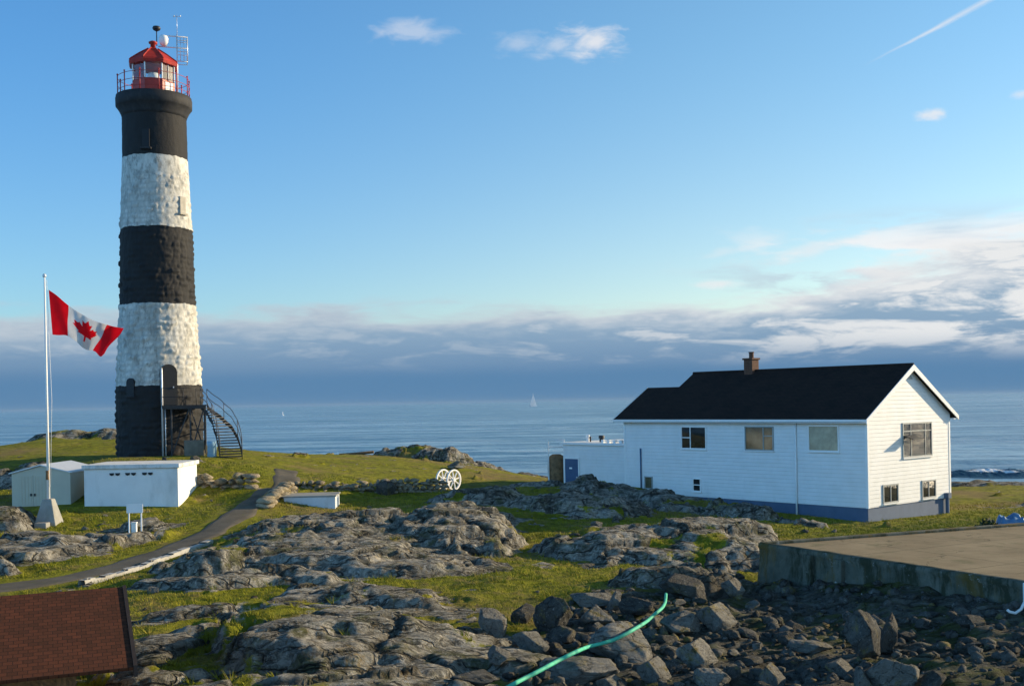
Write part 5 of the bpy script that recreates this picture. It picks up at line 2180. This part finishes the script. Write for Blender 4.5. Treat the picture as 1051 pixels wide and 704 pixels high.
# a wave breaking off the shore on the right
nx, ny = 420, 60
xs = np.linspace(36, 96, nx)
ys = np.linspace(-1, 1, ny)
XS, YS = np.meshgrid(xs, ys)
cr = 134 + 3 * fbm(XS * .05, XS * 0, 3, 210) + (XS - 60) * .05
hgt = (.95 + .55 * fbm(XS * .12, XS * 0 + 3, 3, 211)) * sstep(44, 54, XS) * sstep(94, 84, XS)
prof_ = np.exp(-(YS / .34) ** 2) * np.where(YS < 0, 1, 1)
rg = .22 * fbm(XS * .9, YS * 5, 4, 212)
ZW = hgt * prof_ * (1 + rg) + .10 * fbm(XS * 2.2, YS * 9, 3, 213) * np.exp(-(YS / .6) ** 2) * sstep(.1, .4, hgt) - .32 * sstep(.6, 1, np.abs(YS)) - .10
YW = cr + YS * 5.0
wave = np_mesh('breaking_wave', np.stack([XS.ravel(), YW.ravel(), ZW.ravel()], 1), grid_faces(nx, ny), M['wave'])
vattr(wave, 'foam', np.exp(-((YS + .10) / .26) ** 2) * sstep(.35, .9, hgt) * (.55 + .9 * fbm(XS * .22, YS * 2, 3, 214)))
tag(wave, kind='structure')

# far vessels
def vessel(px, Y, h, label):
    p_ = at(px, 400, Y)
    t = thing('sailing_boat', label, 'sailing boat', (p_.x, Y, 0), R(25))
    L_ = h * .62
    b_ = MB()
    b_.prism([(-L_ / 2, .1 * h), (-L_ * .42, 0), (L_ * .36, 0), (L_ / 2, .12 * h)], 'y', -.07 * h, .07 * h)
    b_.build('hull', M['sail'], t)
    b_ = MB()
    b_.tube([(0, 0, .05 * h), (0, 0, h)], .008 * h, 6)
    b_.build('mast', M['trim'], t)
    b_ = MB()
    b_.prism([(.02 * h, .14 * h), (-.28 * h, .14 * h), (.01 * h, .97 * h)], 'y', -.004 * h, .004 * h)
    b_.build('mainsail', M['sail'], t)
    b_ = MB()
    b_.prism([(.04 * h, .13 * h), (.29 * h, .13 * h), (.03 * h, .9 * h)], 'y', -.004 * h, .004 * h)
    b_.build('jib', M['sail'], t)
    return t


vessel(547, 2100, 24, 'tiny white sailing boat far out on the horizon')
p_ = at(290, 426, 1150)
bo = thing('buoy', 'tiny white buoy on the sea right of the lighthouse', 'buoy', (p_.x, 1150, 0))
b = MB()
b.lathe([(1.2, -.4), (1.5, .2), (1.3, .7), (.5, .9)], 12)
b.build('float', M['sail'], bo)
b = MB()
b.lathe([(.55, .9), (.4, 2.6), (.7, 2.7), (.5, 3.6), (.1, 3.9)], 10)
b.build('tower', M['sail'], bo)
# ------------------------------------------------------------------ sky
wd = D.worlds.new('World')
SC.world = wd
wd.use_nodes = True
wt_ = wd.node_tree
for n in list(wt_.nodes):
    wt_.nodes.remove(n)


def N(typ, **kw):
    nd = wt_.nodes.new(typ)
    for k, v in kw.items():
        setattr(nd, k, v)
    return nd


def LK(a, b):
    wt_.links.new(a, b)


def WM(op, a, b=None, c=None, clamp=False):
    m = N('ShaderNodeMath', operation=op, use_clamp=clamp)
    for i, v in enumerate((a, b, c)):
        if v is None:
            continue
        if hasattr(v, 'links'):
            LK(v, m.inputs[i])
        else:
            m.inputs[i].default_value = v
    return m.outputs[0]


def WS(x, a, b):
    m = N('ShaderNodeMapRange', interpolation_type='SMOOTHSTEP')
    LK(x, m.inputs['Value'])
    m.inputs['From Min'].default_value = a
    m.inputs['From Max'].default_value = b
    return m.outputs[0]


def WMIX(f, a, b):
    m = N('ShaderNodeMix', data_type='RGBA')
    for s, v in ((m.inputs[0], f), (m.inputs[6], a), (m.inputs[7], b)):
        if hasattr(v, 'links'):
            LK(v, s)
        elif isinstance(v, tuple):
            s.default_value = (*v, 1)
        else:
            s.default_value = v
    return m.outputs[2]


sky = N('ShaderNodeTexSky')
sky.sky_type = 'NISHITA'
sky.sun_disc = False
sky.sun_elevation = SUN_E
sky.sun_rotation = SUN_B
sky.air_density = 1.0
sky.dust_density = .4
sky.ozone_density = 2.0
SKYS = .15
tc = N('ShaderNodeTexCoord')
sp = N('ShaderNodeSeparateXYZ')
LK(tc.outputs['Generated'], sp.inputs[0])
x, y, z = sp.outputs
az = WM('ARCTAN2', x, y)
hor = WM('SQRT', WM('ADD', WM('MULTIPLY', x, x), WM('MULTIPLY', y, y)))
el = WM('DIVIDE', z, hor)


def WN(sx, sy, off, detail=6, rough=.6, dist=0.0):
    cb = N('ShaderNodeCombineXYZ')
    LK(WM('MULTIPLY_ADD', az, sx, off), cb.inputs[0])
    LK(WM('MULTIPLY', el, sy), cb.inputs[1])
    n = N('ShaderNodeTexNoise')
    n.inputs['Scale'].default_value = 1
    n.inputs['Detail'].default_value = detail
    n.inputs['Roughness'].default_value = rough
    n.inputs['Distortion'].default_value = dist
    LK(cb.outputs[0], n.inputs['Vector'])
    return n.outputs['Fac']


wis = WN(11, 50, 3.3, 8, .62, .35)
wis2 = WN(4, 26, 9.1, 5, .55, .2)
big = WN(3.2, 9, 21.0, 4, .5)
puff = WN(26, 60, 5.0, 6, .6, .3)
# cloud bank over the sea, rising to the right
topl = WM('ADD', WM('MULTIPLY_ADD', WS(az, .16, .46), .045, .086), WM('MULTIPLY', WM('SUBTRACT', wis2, .5), .07))
depth = WM('SUBTRACT', topl, el)
dn = WM('ADD', depth, WM('MULTIPLY', WM('SUBTRACT', wis, .5), .05))
bank = WS(dn, -.006, .018)
# the streaky upper sheet on the right
sheetm = WM('MULTIPLY', WM('MULTIPLY', WS(az, .08, .36), WS(el, .165, .12)), WS(WM('ADD', wis, WM('MULTIPLY', WM('SUBTRACT', az, .26), .75)), .44, .62))
sheetm = WM('MULTIPLY', sheetm, .92)


def blob(az0, el0, ra, re, seed, t0=.45, t1=.85, slope=0.0, amt=1.0):
    da = WM('DIVIDE', WM('SUBTRACT', az, az0), ra)
    de = WM('DIVIDE', WM('SUBTRACT', WM('SUBTRACT', el, el0), WM('MULTIPLY', WM('SUBTRACT', az, az0), slope)), re)
    dd = WM('SQRT', WM('ADD', WM('MULTIPLY', da, da), WM('MULTIPLY', de, de)))
    nn = WN(28, 62, seed, 6, .62, .4)
    v = WM('ADD', WM('SUBTRACT', 1.0, dd), WM('MULTIPLY', WM('SUBTRACT', nn, .5), 1.7))
    return WM('MULTIPLY', WS(v, t0, t1), amt)


def dirpx(px, py):
    r_ = ray(px, py)
    return math.atan2(r_.x, 1.0), r_.z / math.hypot(r_.x, 1.0)


puffs = None
for (px, py, ra, re, sd, sl, am) in ((608, 45, .052, .026, 2.0, 0, .85), (575, 48, .05, .018, 3.0, .1, .45), (535, 46, .05, .018, 4.0, 0, .32), (425, 33, .055, .020, 6.0, 0, .42), (958, 117, .030, .009, 7.0, 0, .8), (1046, 97, .016, .007, 8.0, 0, .5),
                                     (760, 255, .07, .008, 11.0, .2, .30), (860, 250, .10, .010, 12.0, .16, .55), (740, 292, .035, .008, 13.0, .0, .75)):
    a_, e_ = dirpx(px, py)
    q_ = blob(a_, e_, ra, re, sd, .25, 1.0, sl, am)
    puffs = q_ if puffs is None else WM('MAXIMUM', puffs, q_)
# vapour trail
a0, e0 = dirpx(885, 68)
a1, e1 = dirpx(1030, -8)
sl = (e1 - e0) / (a1 - a0)
ln = WM('SUBTRACT', WM('SUBTRACT', el, e0), WM('MULTIPLY', WM('SUBTRACT', az, a0), sl))
tw_ = WM('MULTIPLY_ADD', WS(az, a0, a1), .0030, .0012)
tr = WM('SUBTRACT', 1.0, WM('DIVIDE', WM('ABSOLUTE', WM('ADD', ln, WM('MULTIPLY', WM('SUBTRACT', puff, .5), .0035))), tw_), clamp=True)
tr = WM('MULTIPLY', WM('MULTIPLY', tr, WS(az, a0 - .005, a0 + .06)), WM('MULTIPLY_ADD', puff, .9, .12), clamp=True)

# colours of the clouds
lightc = WMIX(WS(az, -.1, .4), (.50, .555, .61), (.83, .82, .80))
dark = WMIX(WS(el, .015, .075), (.115, .225, .38), (.245, .365, .495))
rim = WS(WM('ADD', dn, WM('MULTIPLY', WM('SUBTRACT', WN(22, 70, 31.0, 7, .62, .3), .5), .035)), .040, .004)
strk = WM('MULTIPLY', WS(WM('ADD', wis, WM('MULTIPLY', WS(az, .0, .42), .09)), .50, .66), WS(el, .022, .056))
hl = WM('MAXIMUM', WM('MULTIPLY', rim, .85), WM('MULTIPLY', strk, WM('MULTIPLY_ADD', WS(az, -.15, .4), .36, .48)))
bankc = WMIX(hl, dark, lightc)
low = WS(WM('ADD', el, WM('MULTIPLY', WM('SUBTRACT', big, .5), .02)), .034, .018)
bankc = WMIX(WM('MULTIPLY', low, .8), bankc, (.085, .205, .37))
shc = WMIX(WS(wis2, .36, .58), (.44, .50, .60), (.84, .82, .82))

bg = N('ShaderNodeBackground')
bg.inputs['Strength'].default_value = SKYS
# trim the physical sky to the photograph's clear blue
gm = N('ShaderNodeMix', data_type='RGBA', blend_type='MULTIPLY')
gm.inputs[0].default_value = 1.0
LK(sky.outputs[0], gm.inputs[6])
grad = WMIX(WS(el, .02, .36), SKY_LOW, SKY_HIGH)
agm = N('ShaderNodeMix', data_type='RGBA', blend_type='MULTIPLY')
agm.inputs[0].default_value = 1.0
LK(grad, agm.inputs[6])
LK(WMIX(WS(az, -.48, .28), (.90, 1.02, 1.0), (1.29, 1.06, .82)), agm.inputs[7])
grad = agm.outputs[2]
# unseen low sky behind camera brightened as added fill for shaded walls; zenith dimmed
rear = WM('SUBTRACT', WM('MULTIPLY_ADD', WM('MULTIPLY', WS(y, .3, -.4), WS(el, .9, .3)), 1.3, 1.0), WM('MULTIPLY', WS(el, .36, 1.1), .72))
gv = N('ShaderNodeVectorMath', operation='SCALE')
LK(grad, gv.inputs[0])
LK(rear, gv.inputs['Scale'])
LK(gv.outputs[0], gm.inputs[7])
LK(gm.outputs[2], bg.inputs['Color'])


def layer(prev, colr, fac):
    b_ = N('ShaderNodeBackground')
    LK(colr, b_.inputs['Color'])
    b_.inputs['Strength'].default_value = CLOUD
    m = N('ShaderNodeMixShader')
    LK(fac, m.inputs[0])
    LK(prev, m.inputs[1])
    LK(b_.outputs[0], m.inputs[2])
    return m.outputs[0]


white = N('ShaderNodeRGB')
white.outputs[0].default_value = (.78, .77, .78, 1)
cur = layer(bg.outputs[0], white.outputs[0], WM('MAXIMUM', WM('MULTIPLY', puffs, .95), tr))
cur = layer(cur, shc, sheetm)
cur = layer(cur, bankc, bank)
wo = N('ShaderNodeOutputWorld')
LK(cur, wo.inputs['Surface'])

sl_ = D.lights.new('sun', 'SUN')
sl_.energy = SUN_S
sl_.angle = R(.5)
sl_.color = (1.0, .80, .52)
so = D.objects.new('sun', sl_)
COL.objects.link(so)
so.rotation_euler = SUN.to_track_quat('Z', 'Y').to_euler()
so.location = (40, 20, 60)

# ------------------------------------------------------------------ camera
cam = D.cameras.new('camera')
co_ = D.objects.new('camera', cam)
COL.objects.link(co_)
cam.sensor_width = 36
cam.lens = F / 1051 * 36
cam.shift_y = (CY - 352.0) / 1051
cam.clip_start = .5
cam.clip_end = 90000
c, s = math.cos(RHO), math.sin(RHO)
co_.matrix_world = Matrix(((c, s, 0, 0), (0, 0, -1, 0), (-s, c, 0, CAMZ), (0, 0, 0, 1)))
SC.camera = co_
SC.view_settings.view_transform = 'Standard'
SC.view_settings.look = 'None'
SC.view_settings.gamma = 1
SC.view_settings.exposure = EXPO
SC.render.engine = 'CYCLES'
SC.cycles.max_bounces = 6
SC.cycles.use_denoising = True
SC.cycles.sample_clamp_indirect = 6

# ------------------------------------------------------------------ sea air
hz = MB()
hz.box(-45000, 45000, -300, 45000, -7.0, 42.0)
ho = hz.build('haze', [], None)
hm = D.materials.new('sea_haze')
hm.use_nodes = True
for n in list(hm.node_tree.nodes):
    hm.node_tree.nodes.remove(n)
pv = hm.node_tree.nodes.new('ShaderNodeVolumePrincipled')
pv.inputs['Color'].default_value = (.27, .43, .64, 1)
pv.inputs['Density'].default_value = HAZE
pv.inputs['Anisotropy'].default_value = 0.0
om = hm.node_tree.nodes.new('ShaderNodeOutputMaterial')
hm.node_tree.links.new(pv.outputs[0], om.inputs['Volume'])
ho.data.materials.append(hm)
tag(ho, 'thin pale sea haze over the water', 'haze', kind='stuff')
SC.cycles.volume_bounces = 0
